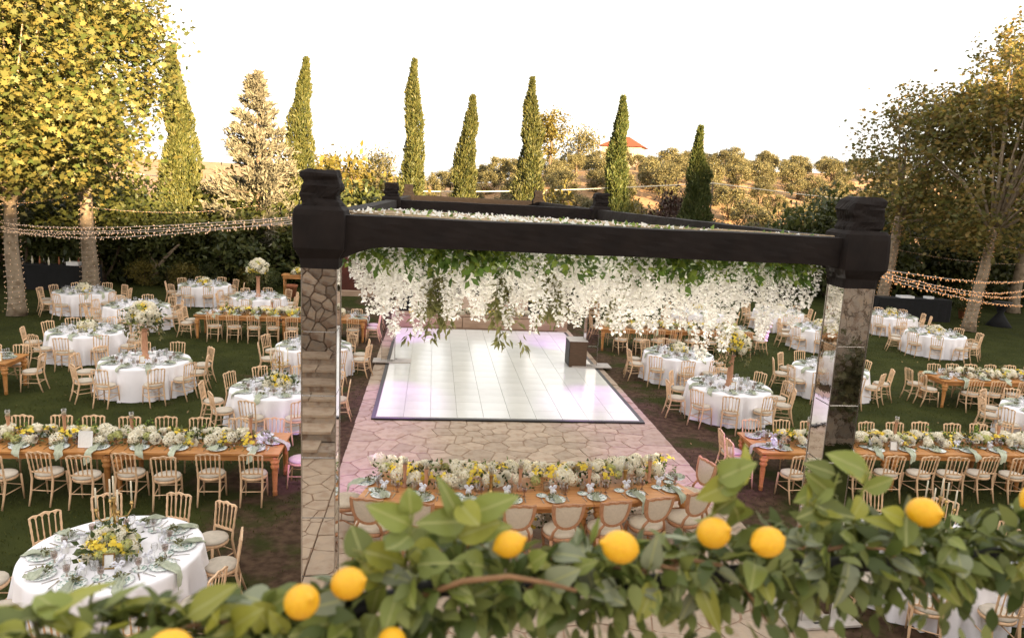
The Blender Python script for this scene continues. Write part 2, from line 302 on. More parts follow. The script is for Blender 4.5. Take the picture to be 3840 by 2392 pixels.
def lawn_material():
    m = mat('lawn', (0.044, 0.050, 0.011), (0.027, 0.033, 0.007), rough=0.95, spec=0.1, scale=1.3, bump=0.8, bscale=90, detail=8); t = m.node_tree; n = t.nodes; L = t.links; b = n['Principled BSDF']
    base = b.inputs['Base Color'].links[0].from_socket
    tc = n.new('ShaderNodeTexCoord'); sp = n.new('ShaderNodeSeparateXYZ'); L.new(tc.outputs['Object'], sp.inputs[0])
    def mth(op, a, bb):
        q = n.new('ShaderNodeMath'); q.operation = op
        for i, v in enumerate((a, bb)):
            if v is None: continue
            if isinstance(v, (int, float)): q.inputs[i].default_value = v
            else: L.new(v, q.inputs[i])
        return q.outputs[0]
    d = mth('SUBTRACT', mth('ABSOLUTE', mth('SUBTRACT', sp.outputs[0], 1.82), None), 3.4)
    th = n.new('ShaderNodeMapRange'); th.inputs[1].default_value = 0.0; th.inputs[2].default_value = 4.2; th.inputs[3].default_value = 0.40; th.inputs[4].default_value = 0.70; L.new(d, th.inputs[0])
    no = n.new('ShaderNodeTexNoise'); no.inputs['Scale'].default_value = 0.9; no.inputs['Detail'].default_value = 9; no.inputs['Roughness'].default_value = 0.62; L.new(tc.outputs['Object'], no.inputs['Vector'])
    k = n.new('ShaderNodeMapRange'); k.inputs[1].default_value = -0.05; k.inputs[2].default_value = 0.07; L.new(mth('SUBTRACT', no.outputs[0], th.outputs[0]), k.inputs[0])
    di = n.new('ShaderNodeTexNoise'); di.inputs['Scale'].default_value = 7; di.inputs['Detail'].default_value = 8; L.new(tc.outputs['Object'], di.inputs['Vector'])
    dr = n.new('ShaderNodeValToRGB'); dr.color_ramp.elements[0].color = (0.05, 0.03, 0.018, 1); dr.color_ramp.elements[1].color = (0.115, 0.072, 0.045, 1); dr.color_ramp.elements[0].position = .35; dr.color_ramp.elements[1].position = .7
    L.new(di.outputs[0], dr.inputs[0])
    mx = n.new('ShaderNodeMix'); mx.data_type = 'RGBA'; L.new(k.outputs[0], mx.inputs[0]); L.new(base, mx.inputs[6]); L.new(dr.outputs[0], mx.inputs[7]); L.new(mx.outputs[2], b.inputs['Base Color'])
    return m
lx = np.linspace(-60, 75, 28); ly = np.linspace(-60, 42.5, 22); LX, LY = np.meshgrid(lx, ly)
LV = np.stack([LX, LY, 0*LX], -1).reshape(-1, 3); LF = [(j*28+i, j*28+i+1, (j+1)*28+i+1, (j+1)*28+i) for j in range(21) for i in range(27)]
tag(obj('lawn', np_mesh('lawn', LV, LF, lawn_material())), 'mown green lawn with bare brown patches beside the paving', kind='structure')
NB = 170000
bx_, by_ = rng.uniform(-19, 27, NB), 7.5+27.5*rng.random(NB)**1.35
dd = np.abs(bx_-1.82)-3.5
pn = np.sin(bx_*1.7+by_*.9)+np.sin(bx_*-.8+by_*2.1+1)+np.sin(bx_*3.1-by_*1.3)*.7
keep = (dd > 0.02) & (rng.random(NB) < np.clip(0.25+dd*.22+pn*.22, .04, 1.0))
bx_, by_ = bx_[keep], by_[keep]; nb_ = len(bx_)
hh = rng.uniform(.025, .06, nb_); an = rng.uniform(0, 6.283, nb_); wv = .007*np.stack([np.cos(an), np.sin(an), 0*an], 1)
bp = np.stack([bx_, by_, np.zeros(nb_)], 1); tip = bp+np.stack([rng.normal(0, .018, nb_), rng.normal(0, .018, nb_), hh], 1)
GVb = np.stack([bp-wv, bp+wv, tip], 1).reshape(-1, 3)
tag(obj('grass', np_mesh('grass', GVb, np.arange(nb_*3).reshape(-1, 3), grass_m)), 'short grass blades of the lawn', 'grass', kind='stuff')

r_ = np.random.default_rng(5); nf_ = 420; fp = np.stack([r_.uniform(-17, 24, nf_), 8+24*r_.random(nf_)**1.2, np.full(nf_, .035)], 1); fp = fp[np.abs(fp[:, 0]-1.82) > 3.5]
tag(obj('fallen_leaves', leaves('fallen_leaves', fp, r_.uniform(.04, .09, len(fp)), mat('fallen_leaf', (.30, .20, .07), (.16, .10, .04), island=True), up=3.0, r=r_)), 'dry leaves scattered on the lawn', 'leaves', kind='stuff')
# ------------------------------------------------------------------ crazy paving
PX0, PX1, PY0, PY1 = -1.60, 5.24, 1.6, 31.0
pb = MB(); pb.box(((PX0+PX1)/2, (PY0+PY1)/2, -.035), (PX1-PX0-.02, PY1-PY0, .09)); patio = pb.build('patio', mortar_m); tag(patio, kind='structure')
def scatter(x0, x1, y0, y1, dmin, dmax, n):
    kd_pts = []; grid = {}; g = dmax
    for _ in range(n):
        x, y = random.uniform(x0, x1), random.uniform(y0, y1); d = dmin+(dmax-dmin)*random.random()**1.6; i, j = int(x//g), int(y//g); ok = True
        for a in (-1, 0, 1):
            for c in (-1, 0, 1):
                for (u, v, e) in grid.get((i+a, j+c), ()):
                    if (u-x)**2+(v-y)**2 < max(d, e)**2: ok = False; break
        if ok: grid.setdefault((i, j), []).append((x, y, d)); kd_pts.append((x, y))
    return kd_pts
cells = voronoi(scatter(PX0, PX1, PY0, PY1, .18, .58, 12000), PX0, PX1, PY0, PY1)
FX0, FX1, FY0, FY1 = -1.21, 4.98, 16.1, 26.6         # dance floor
st = []
for c in cells:
    if len(c) < 3: continue
    cx = sum(p[0] for p in c)/len(c); cy = sum(p[1] for p in c)/len(c)
    if FX0+.1 < cx < FX1-.1 and FY0+.2 < cy < 30: continue
    st.append((cx, cy, c))
st.sort(key=lambda q: (abs(q[1]-12.6) if q[1] > 7 else 30-q[1]))
rest = MB()
for i, (cx, cy, c) in enumerate(st):
    q = stone_poly(c, random.uniform(.003, .008)); z = .022+random.uniform(-.006, .008)
    if i < 298:
        b = MB(); b.prism([(p[0]-cx, p[1]-cy) for p in q], -.03, z-.0, inset=.03); obj('paving_stone', b.mesh('paving_stone', stone_m), patio, (cx, cy, 0))
    else: rest.prism(q, -.03, z, inset=.03)
tag(rest.build('paving_stones', stone_m, patio), kind='stuff')

fc = MB(); fc.box((-4.555, 4.6, -.037), (5.9, 5.4, .086)); fct = fc.build('forecourt', mortar_m); tag(fct, kind='structure')
fr = MB()
for c in voronoi(scatter(-7.5, -1.606, 1.95, 7.25, .24, .62, 3000), -7.5, -1.606, 1.95, 7.25):
    if len(c) > 2: fr.prism(stone_poly(c, random.uniform(.003, .008)), -.03, .022+random.uniform(-.005, .006), inset=.03)
tag(fr.build('paving_stones', stone_m, fct), kind='stuff')

# ------------------------------------------------------------------ dance floor
df = thing('dance_floor', 'glossy white panel dance floor with black edge trim on the paving', 'dance floor', (0, 0, 0))
fb = MB(); fb.box(((FX0+FX1)/2, (FY0+FY1)/2, .036), (FX1-FX0-.02, FY1-FY0-.02, .03)); fb.build('underlay', steel_plate, df)
ncx, ncy = 10, 17; pw, ph = (FX1-FX0-.10)/ncx, (FY1-FY0-.10)/ncy
pm = MB(); pm.box((0, 0, 0), (pw-.008, ph-.008, .022)); pme = pm.mesh('panel', panel_m)
for i in range(ncx):
    for j in range(ncy):
        obj('panel', pme, df, (FX0+.05+pw*(i+.5), FY0+.05+ph*(j+.5), .064+random.uniform(-.0012, .0012)), (random.uniform(-.0022, .0022), random.uniform(-.0022, .0022), 0))
for (c, d) in (((FX0+FX1)/2, FY0-.01), (FX1-FX0+.10, .09)), (((FX0+FX1)/2, FY1+.01), (FX1-FX0+.10, .09)), ((FX0-.01, (FY0+FY1)/2), (.09, FY1-FY0-.07)), ((FX1+.01, (FY0+FY1)/2), (.09, FY1-FY0-.07)):
    b = MB(); b.box((c[0], c[1], .047), (d[0], d[1], .036)); b.build('edge_trim', trim_m, df)

# ------------------------------------------------------------------ stage behind the dance floor
stg = thing('stage', 'low stone stage behind the white dance floor', 'stage', (0, 0, 0))
b = MB(); b.box((1.85, 29.6, .235), (6.6, 5.0, .47)); b.build('body', mortar_m, stg)
for k in range(5):
    b = MB(); b.box((0, 0, 0), (1.30, .05, .40)); obj('front_slab', b.mesh('front_slab', slab_m), stg, (-.81+1.325*k, 27.07, .235))
for k in range(6):
    for j in range(3):
        b = MB(); b.box((0, 0, 0), (1.09, 1.62, .05)); obj('top_slab', b.mesh('top_slab', slab_m), stg, (-.9+1.1*k, 27.85+1.64*j, .495))
def speaker_cab(name, label, loc, d, rz):
    t = thing(name, label, 'speaker', loc, rz)
    b = MB(); b.box((0, 0, d[2]/2), d); b.build('cabinet', black_plastic, t)
    b = MB(); b.box((0, -d[1]/2-.006, d[2]*.52), (d[0]*.88, .010, d[2]*.86)); b.build('grille', rail_m, t)
    b = MB(); b.lathe([(d[0]*.28, 0), (d[0]*.30, .012), (d[0]*.12, .012)], 14); b.build('cone', black_drape, t, (0, -d[1]/2-.012, d[2]*.42), (R(90), 0, 0))
    return t
speaker_cab('stage_speaker', 'black loudspeaker on the left end of the stage', (-.95, 27.8, .52), (.5, .45, .62), .1)
speaker_cab('stage_speaker', 'black loudspeaker on the stage right of centre', (4.1, 27.9, .52), (.75, .5, .62), -.1)
cb = thing('subwoofer_box', 'brown box with black side on the right edge of the dance floor', 'speaker', (4.42, 21.55, .078), 0)
b = MB(); b.box((0, 0, .39), (.52, .70, .78)); b.build('cabinet', wood_dark, cb)
b = MB(); b.box((-.268, 0, .39), (.012, .66, .74)); b.build('side_panel', black_plastic, cb)
b = MB(); b.box((0, 0, .787), (.56, .74, .012)); b.build('lid', steel_plate, cb)

# ------------------------------------------------------------------ terrace, stairs and house behind the camera (seen in the mirrors)
def stone_wall(name, label, x0, x1, z0, z1, y, depth, step=.27, face=1, cap=250):
    """free standing rubble wall, face towards +Y (face=1); stones are parts"""
    t = thing(name, label, 'wall', (0, 0, 0))
    b = MB(); b.box(((x0+x1)/2, y-depth/2-.03, (z0+z1)/2), (x1-x0, depth, z1-z0)); b.build('core', mortar_m, t)
    sd = []; zz = z0
    while zz < z1+.1:
        xx = x0+random.uniform(-.1, .1)
        while xx < x1+.1: sd.append((xx+random.uniform(-.1, .1), zz+random.uniform(-.08, .08))); xx += random.uniform(step*.45, step*1.7)
        zz += step*random.uniform(.6, 1.0)
    cl = [c for c in voronoi(sd, x0, x1, z0, z1) if len(c) > 2]; rest = MB(); n = 0
    for c in cl:
        q = stone_poly(c, random.uniform(.002, .008)); cx = sum(p[0] for p in q)/len(q); cz = sum(p[1] for p in q)/len(q); dp = random.uniform(.015, .04)
        m = len(q); outer = [(p[0], y-.05, p[1]) for p in q]; inner = [(cx+(p[0]-cx)*.93, y+dp, cz+(p[1]-cz)*.93) for p in q]
        fs = [tuple(range(m, 2*m))[::-1]]+[((i+1) % m, i, m+i, m+(i+1) % m) for i in range(m)]
        if n < cap:
            b = MB(); b.add([(p[0]-cx, p[1]-y, p[2]-cz) for p in outer+inner], fs); obj('stone', b.mesh('stone', wall_stone_m), t, (cx, y, cz)); n += 1
        else: rest.add(outer+inner, fs)
    if rest.v: tag(rest.build('stones', wall_stone_m, t), kind='stuff')
    return t
stone_wall('terrace_wall', 'rubble stone wall behind the stone steps, seen in the left mirror pillar', -7.5, -1.62, .0, 4.2, -1.35, .4, .30, cap=300)
stone_wall('terrace_wall', 'rubble stone front of the terrace below the lemon garland', -1.6, 13.0, 0, 4.05, 1.32, .4, .36, cap=200)
tr = thing('terrace', 'raised terrace with iron railing carrying the lemon garland', 'terrace', (0, 0, 0))
b = MB(); b.box((5.6, -1.35, 4.03), (14.6, 5.5, .14)); b.build('floor', stone_m, tr)
b = MB(); b.box((-4.6, -2.9, 4.24), (5.9, 2.6, .12)); b.build('landing', stone_m, tr)
for k in (0, 1):
    b = MB(); b.tube([(-1.05+2.85*k, .95+.36*k, 4.1), (-1.05+2.85*k, .95+.36*k, 4.66)], .012, 6); b.build('post', rail_m, tr)
stp = thing('stone_steps', 'broad stone steps rising to the terrace, seen in the left mirror pillar', 'steps', (0, 0, 0))
for k in range(7):
    yb = 2.5-.52*k; z = .18*(k+1)
    b = MB(); b.box((-4.4, (yb-1.35)/2, z-.10), (5.5, yb+1.35, .155)); b.build('riser', wall_stone_m, stp)
    n = 6; x = -7.15
    for j in range(n):
        w = random.uniform(.7, 1.1); w = min(w, -1.65-x)
        if w < .2: break
        b = MB(); b.box((0, 0, 0), (w-.02, .56, .05)); obj('tread_slab', b.mesh('tread_slab', stone_m), stp, (x+w/2, yb-.25, z+.003)); x += w
# low house behind the terrace
hs_ = thing('restaurant_house', 'low plastered restaurant house behind the terrace', 'house', (0, 0, 0))
b = MB(); b.box((4.5, -13.2, 3.5), (18, 7, 7.0)); b.build('wall', plaster_m, hs_)
b = MB(); b.add([(-5.1, -17.3, 7.0), (14.1, -17.3, 7.0), (14.1, -9.1, 7.0), (-5.1, -9.1, 7.0), (-1.5, -13.2, 8.3), (10.5, -13.2, 8.3)], [(3, 2, 5, 4), (1, 0, 4, 5), (2, 1, 5), (0, 3, 4), (0, 1, 2, 3)]); b.build('roof', roof_m, hs_)
for k in range(4):
    w = MB(); w.box((-1.5+4*k, -9.68, 5.4), (1.3, .06, 1.7)); wo = w.build('window', window_m, hs_)
    w = MB(); w.box((-1.5+4*k, -9.66, 4.45), (1.6, .14, .12)); w.build('sill', slab_m, wo)
# unseen ridge added behind the camera, shaped to keep the lawn in shade
hq = np.linspace(-130, 100, 93); hd_ = np.linspace(-45, 60, 30); HQ, HD_ = np.meshgrid(hq, hd_)
RH = (31.2+4.0*sstep(23, 33, HQ)-9.5*sstep(45, 54, HQ))*(1-sstep(60, 98, HQ))*sstep(-129, -95, HQ)
HZ = RH*(1-sstep(0, 1, np.abs(HD_)/np.where(HD_ < 0, 45, 60)))-.05
ds, dc = math.sin(SUN_AZ), math.cos(SUN_AZ); HXw = -ds*(150+HD_)+dc*HQ; HYw = -dc*(150+HD_)-ds*HQ
hF = [(j*93+i, j*93+i+1, (j+1)*93+i+1, (j+1)*93+i) for j in range(29) for i in range(92)]
tag(obj('hill', np_mesh('hill', np.stack([HXw, HYw, HZ], -1), hF, dry_m, True)), 'unseen ridge added behind the garden to shade the lawn', kind='structure')

# ------------------------------------------------------------------ trees
def crown_points(n, c, rad, nclump=60, clump=.9, shell=.55, r=rng, flat=1.0):
    d = nrm(r.normal(size=(nclump, 3))); rr = (shell+(1-shell)*r.random((nclump, 1)))**.6
    cc = np.array(c)+d*rr*np.array(rad); k = r.integers(0, nclump, n); off = r.normal(size=(n, 3)); off = off*clump*np.array((1, 1, .75*flat))
    return cc[k]+off*.6, cc
def plane_tree(label, loc, spec, m, leaf, th, tr0, lean=(0, 0), group=None):
    t = thing('plane_tree', label, 'tree', loc, 0, group)
    b = MB(); pts = [(lean[0]*k/8, lean[1]*k/8+.05*math.sin(k), th*k/8) for k in range(9)]; rr = [tr0*(1.22 if k == 0 else 1.0-.045*k) for k in range(9)]
    b.tube(pts, rr, 12); trunk = b.build('trunk', bark_m, t)
    P = []; lb = MB()
    for (c, rad, n, ncl) in spec:
        p, cc = crown_points(n, c, rad, ncl, clump=max(rad)*.24); P.append(p)
        top = Vector(pts[-1])
        for q in cc[:7 if len(cc) > 10 else 1]:
            q = Vector(q); mid = top.lerp(q, .5)+Vector((0, 0, .4)); lb.tube([top-Vector((0, 0, .3)), mid, q], [tr0*.30, tr0*.14, .015], 6)
    lb.build('limbs', bark_m, t)
    P = np.concatenate(P); P = P[P[:, 2] > th*.70]
    obj('crown', leaves('crown', P, rng.uniform(.72, 1.2, len(P))*leaf, m, tv=PLANE_V, tf=PLANE_F, up=.9), t)
    return t
TREES = []
def shoots(c, r0, z, n, seed):
    q = random.Random(seed); return [((c[0]+r0*q.uniform(-1, 1), c[1]+r0*q.uniform(-.6, .6), z+q.uniform(-.7, .9)), (.38, .38, 1.5), 130, 9) for _ in range(n)]
TREES.append(plane_tree('golden plane tree with pale trunk, nearer of the two on the left lawn', (-14.43, 27.1, 0), [((-2.0, 0, 8.0), (4.6, 4.2, 4.4), 17500, 120), ((-1.6, 0, 12.5), (3.2, 3.2, 3.6), 7800, 60), ((.3, 0, 6.4), (3.5, 3.2, 2.4), 6000, 44)]+shoots((-.8, 0), 2.6, 11.5, 8, 4), leaf_plane, .25, 4.2, .27))
TREES.append(plane_tree('golden plane tree with thick pale trunk behind the left bar', (-14.53, 33.0, 0), [((-.7, 0, 9.0), (3.9, 3.8, 4.6), 14500, 105), ((-1.2, 0, 14), (3.0, 3.0, 3.4), 5200, 50)], leaf_plane, .26, 4.7, .33))
TREES.append(plane_tree('golden plane tree at the far left edge of the picture', (-21.5, 34.0, 0), [((0, 0, 8.4), (4.4, 4.2, 4.6), 9000, 80), ((0, 0, 13), (3.2, 3, 3.4), 3600, 40)], leaf_plane, .30, 4.2, .3))
TREES.append(plane_tree('brown leaved plane tree with lit trunk at the right, in front of the potted plants', (23.75, 29.9, 0), [((1.2, .5, 7.0), (4.0, 4.2, 3.7), 8800, 100), ((2.4, .5, 10.2), (2.6, 2.6, 2.6), 2600, 40)]+shoots((2.2, .5), 2.4, 10.6, 13, 5), leaf_plane_r, .21, 4.6, .27, lean=(.45, 0)))
TREES.append(plane_tree('brown leaved plane tree with lit trunk beside the right mirror pillar', (22.6, 34.7, 0), [((1.6, 0, 7.0), (3.7, 4.0, 3.6), 8500, 95), ((2.0, 0, 9.6), (2.4, 2.2, 2.0), 1500, 26)]+shoots((1.8, 0), 2.3, 9.7, 13, 6), leaf_plane_r, .21, 4.8, .29, lean=(.35, 0)))
TREES.append(plane_tree('brown leaved plane tree at the far right edge of the picture', (31.0, 36.0, 0), [((.6, 0, 8.2), (4.8, 4.6, 4.4), 8800, 95), ((.6, 0, 12.3), (3.0, 3, 3.0), 2400, 40)]+shoots((-.4, 0), 3.0, 13.2, 12, 7), leaf_plane_r, .22, 5.0, .30))

def cypress_mesh(H, W, m, n, seed, skirt=1.0):
    r = np.random.default_rng(seed); t = r.random(n)**.85
    k1 = r.uniform(.80, 1.0); k2 = r.uniform(.52, .74); k3 = r.uniform(.26, .44); prof = np.interp(t, [0, .06, .2, .45, .7, .86, .95, 1.0], [.75*skirt, .95*skirt, (1+skirt)/2, k1, k2, k3, .15, .04])
    a = r.uniform(0, 6.283, n); bum = 1+.17*np.sin(a*3+t*17+seed)+.13*np.sin(a*5-t*29)+.12*np.sin(a*2+t*47+seed*2)+.10*np.sin(t*23+seed); rad = prof*W*bum*(.62+.38*r.random(n)**.5)
    P = np.stack([rad*np.cos(a), rad*np.sin(a), t*H], 1)
    P[:, 0] += .12*np.sin(t*9+seed)*t*W*1.4+.25*math.sin(seed*1.7)*t**2; keep_ = r.random(n) > .75*np.clip(np.sin(t*31+a*2+seed)-.55, 0, 1)*t; P = P[keep_]; a = a[keep_]; t = t[keep_]; n = len(P)
    d = np.stack([np.cos(a)*.45, np.sin(a)*.45, np.full(n, 1.0)], 1)
    return leaves('crown', P, r.uniform(.12, .27, n), m, d, .30, tv=SLIM_V*np.array([1.3, 1, 1]), up=.1, r=r)
def cypress(label, loc, H, W, m, seed, n=15000, skirt=1.0):
    t = thing('cypress_tree', label, 'tree', loc)
    b = MB(); b.tube([(0, 0, 0), (.03, 0, H*.5), (.08, 0, H*.93)], [.16, .10, .02], 6); b.build('trunk', bark2_m, t)
    b = MB(); b.lathe([(W*.4, .3), (W*.58, H*.2), (W*.5, H*.5), (W*.3, H*.75), (.02, H*.93)], 9); b.build('inner_foliage', leaf_cyp_d, t)
    obj('crown', cypress_mesh(H, W, m, n, seed, skirt), t); return t
cypress('tall golden green cypress beside the left plane trees', (-12.9, 40, 0), 11.35, .92, leaf_cyp, 3, 22000, 1.6)
cypress('cypress behind the pale conifer, left of the black corner post', (-7.0, 40, 0), 11.1, .78, leaf_cyp, 5)
cypress('tall golden cypress above the left of the black beam, tip the highest in the middle', (-1.25, 40, 0), 11.4, .70, leaf_cyp, 9)
cypress('shorter cypress in the middle, between the two tall central ones', (1.5, 40, 0), 9.8, .66, leaf_cyp, 12)
cypress('cypress right of the middle with a pine behind it', (4.95, 40, 0), 10.9, .76, leaf_cyp, 15)
cypress('dark green cypress in front of the red roofed house', (9.9, 40, 0), 10.25, .78, leaf_cyp_d, 18)
cypress('smallest dark cypress on the right, rising from purple shrubs', (14.4, 40, 0), 8.95, .80, leaf_cyp_d, 22)
# pale broad conifer
def pale_conifer(label, loc, H):
    t = thing('pale_conifer', label, 'tree', loc); b = MB(); b.tube([(0, 0, 0), (.1, 0, H*.5), (.05, 0, H)], [.22, .13, .015], 8)
    P = []; D = []
    r = np.random.default_rng(31)
    for k in range(210):
        f = r.random()**.8; z = .35+f*(H-.5); L = (1-f)**.95*3.5*r.uniform(.62, 1.1)+.12; a = r.uniform(0, 6.283); rise = r.uniform(.15, .75)
        e = np.array([math.cos(a)*L, math.sin(a)*L, rise*L*.75]); s = np.array([0, 0, z])
        if k % 3 == 0: b.tube([s, s+e*.6], [.03, .01], 4, False)
        n = int(34+L*34); u = r.random(n)**.6; c = s+u[:, None]*e+r.normal(size=(n, 3))*(.045+.06*L*.35); P.append(c); D.append(np.tile(e/np.linalg.norm(e)+np.array([0, 0, .55]), (n, 1)))
    b.build('trunk', bark2_m, t); P = np.concatenate(P); D = np.concatenate(D)
    obj('crown', leaves('crown', P, r.uniform(.18, .40, len(P)), leaf_cedar, D, .45, tv=SLIM_V*np.array([1.1, 1, 1]), r=r), t); return t
pale_conifer('pale silvery beige conifer with feathery boughs behind the left tables', (-8.85, 38.6, 0), 10.2)

def bush_mesh(rad, n, leaf, m, seed, tv=LEAF_V, tf=LEAF_F, ncl=26, zc=None, cl=.30):
    r = np.random.default_rng(seed); zc = zc if zc is not None else rad[2]*.8
    p, _ = crown_points(n, (0, 0, zc), rad, ncl, clump=max(rad)*cl, shell=.5, r=r); p = p[p[:, 2] > .02]
    return leaves('foliage', p, r.uniform(.7, 1.2, len(p))*leaf, m, tv=tv, tf=tf, up=.6, r=r)
# olive trees on the hillside
OL = [bush_mesh((1.5, 1.5, 1.3), 4600, .18, leaf_olive, 50+k, ncl=40, zc=1.5, cl=.25) for k in range(5)]
otm = MB()
for dx, dy in ((-.25, .1), (.3, 0), (.05, -.2)): otm.tube([(0, 0, -.3), (dx*.5, dy*.5, .7), (dx*1.6, dy*1.6, 1.7)], [.15, .10, .05], 5)
otm = otm.mesh('trunk', bark2_m)
def olive(loc, k, s, rz, label, group):
    t = thing('olive_tree', label, 'tree', loc, rz, group); t.scale = (s, s, s*random.uniform(.9, 1.1))
    obj('crown', OL[k], t); obj('trunk', otm, t); return t
spots = []
for _ in range(5000):
    y = random.uniform(50, 121); x = random.uniform(-.24*y-3, .66*y); z = float(hz(x, y))
    if abs(x-30) < 6.5 and abs(y-118) < 7: continue
    if abs(x-.252*y) < 3.2 and 98 < y < 121: continue
    if all((x-a)**2+(y-c)**2 > (3.0+.014*y)**2 for a, c, _ in spots): spots.append((x, y, z))
    if len(spots) >= 250: break
spots.sort(key=lambda q: q[1])
for i, (x, y, z) in enumerate(spots):
    band = 'near the foot of' if y < 70 else ('half way up' if y < 96 else 'along the crest of')
    side = 'left part of' if x < 8 else ('middle part of' if x < 30 else 'right part of')
    olive((x, y, z), i % 5, random.uniform(.7, 1.2), random.uniform(0, 6.28), 'sunlit olive tree %s the hillside, %s the hill' % (band, side), 'olive trees %s %s the hill' % (band, side))
def conifer_far(label, loc, H, W, m, seed):
    t = thing('pine_tree', label, 'tree', loc); b = MB(); b.tube([(0, 0, -.3), (.1, 0, H*.6), (.1, 0, H*.9)], [.22, .14, .04], 6); b.build('trunk', bark2_m, t)
    r = np.random.default_rng(seed); p, _ = crown_points(1900, (0, 0, H*.66), (W, W, H*.34), 24, clump=W*.45, shell=.35, r=r); obj('crown', leaves('crown', p, .42, m, up=.8, r=r), t); return t
conifer_far('rounded pine behind the cypress right of the middle', (14.6, 96, float(hz(14.6, 96))), 9.0, 1.9, leaf_yshrub, 71)
conifer_far('yellow green tree top beside the left black corner cap', (-11.6, 80, float(hz(-11.6, 80))), 6.6, 1.9, leaf_yshrub, 73)
conifer_far('dark broad tree left of the red roofed house', (21.2, 112, float(hz(21, 112))), 6.6, 3.0, leaf_olive, 74)
conifer_far('dark pair of trees on the skyline left of the middle', (-7.8, 104, float(hz(-7.8, 104))), 7.0, 2.6, leaf_olive, 75)
ol = olive((10.1, 2.9, 0), 2, 1.05, .4, 'olive tree beside the terrace, seen in the right mirror pillar', None)
# house on the hill
hx, hy = 30.0, 119.0; hzv = float(hz(hx, hy))+.2
ho = thing('hill_house', 'pale house with red hipped tile roof on the hill crest', 'house', (hx, hy, hzv), R(-24)); ho.scale = (.88, .88, .92)
b = MB(); b.box((0, 0, 1.9), (7.0, 6.0, 3.8)); b.build('wall', plaster_m, ho)
b = MB(); b.add([(-4.1, -3.6, 3.75), (4.1, -3.6, 3.75), (4.1, 3.6, 3.75), (-4.1, 3.6, 3.75), (-.8, 0, 5.6), (.8, 0, 5.6)], [(0, 1, 5, 4), (2, 3, 4, 5), (1, 2, 5), (3, 0, 4), (3, 2, 1, 0)]); rf = b.build('roof', roof_m, ho)
b = MB(); b.box((-2.2, .8, 5.1), (.5, .5, 1.3)); b.build('chimney', plaster_m, rf)
for x in (-2, 1.6):
    b = MB(); b.box((x, -3.01, 2.0), (.9, .06, 1.3)); w = b.build('window', window_m, ho); b = MB(); b.box((x, -3.03, 1.28), (1.1, .12, .1)); b.build('sill', slab_m, w)
# long pale cable over the hillside and its mast
b = MB(); A, B_, D_ = Vector((-22, 52, 5.0)), Vector((17.4, 45.6, 6.15)), Vector((44, 52, 5.6))
pts = [A.lerp(B_, t/14)-Vector((0, 0, .9*math.sin(math.pi*t/14))) for t in range(15)]+[B_.lerp(D_, t/12)-Vector((0, 0, .35*math.sin(math.pi*t/12))) for t in range(1, 13)]
cb_ = thing('overhead_cable', 'pale cable spanning in front of the olive hillside', 'cable', (0, 0, 0)); b.tube(pts, .035, 5, False); b.build('cable', cable_m, cb_)
b = MB(); b.tube([(17.4, 45.7, 0), (17.4, 45.7, 6.3)], .06, 6); b.build('mast', bark2_m, cb_)

# shrubs and hedge behind the lawn
SH = [bush_mesh((1.5, 1.3, 1.3), 2300, .20, leaf_shrub, 80+k, ncl=30) for k in range(4)]
YS = [bush_mesh((1.6, 1.4, 1.5), 2000, .20, leaf_yshrub, 90+k, ncl=30) for k in range(2)]
RS = bush_mesh((1.3, 1.2, 1.6), 1800, .18, leaf_red, 95, ncl=26)
stem = MB()
for dx, dy in ((-.3, .1), (.25, .2), (0, -.25)): stem.tube([(0, 0, 0), (dx, dy, .6), (dx*1.8, dy*1.8, 1.3)], [.05, .04, .02], 5)
stem = stem.mesh('stem', bark2_m)
def shrub(loc, me, s, label, group, name='garden_shrub'):
    t = thing(name, label, 'shrub', loc, random.uniform(0, 6.28), group); t.scale = s; obj('foliage', me, t); obj('stem', stem, t); return t
ORDN = ['first', 'second', 'third', 'fourth', 'fifth', 'sixth', 'seventh', 'eighth', 'ninth', 'tenth', 'eleventh', 'twelfth', 'thirteenth', 'fourteenth', 'fifteenth', 'sixteenth', 'seventeenth']
for i in range(17):
    x = -31+1.75*i; sc = random.uniform(1.25, 1.75)
    shrub((x, 36.5+random.uniform(-.5, .9)+(1.2 if x > -12 else 0), 0), SH[i % 4], (sc*1.05, sc, sc*(1.15 if x < -14 else .95)), '%s dark green shrub from the left in the hedge behind the left lawn' % ORDN[i], 'hedge shrubs behind the left lawn')
for i in range(12):
    x = -34+2.9*i; shrub((x, 40.6+random.uniform(-.6, .6), 0), SH[(i+1) % 4], (2.1, 1.7, 2.1), '%s tall dark shrub from the left in the back row, left lawn' % ORDN[i], 'tall shrubs behind the left lawn')
for i in range(17):
    x = 13.5+2.2*i; sc = random.uniform(1.3, 1.8)*(.62 if x < 21 else 1.0); shrub((x, 39.2+random.uniform(-.6, .6), 0), SH[(i+2) % 4], (sc*1.1, sc, sc*1.15), '%s dark green shrub from the left in the hedge behind the right lawn' % ORDN[i], 'hedge shrubs behind the right lawn')
for i in range(11):
    x = 22.5+2.9*i; shrub((x, 42.5, 0), SH[(i+3) % 4], (2.2, 1.7, 2.5), '%s tall dark shrub from the left in the back row, right lawn' % ORDN[i], 'tall shrubs behind the right lawn')
for i in range(9):
    x = -3.5+2.0*i; shrub((x, 37.0+random.uniform(-.4, .4), 0), SH[i % 4], (1.2, 1.0, 1.1), '%s green shrub from the left in the hedge behind the stage' % ORDN[i], 'hedge shrubs behind the stage')
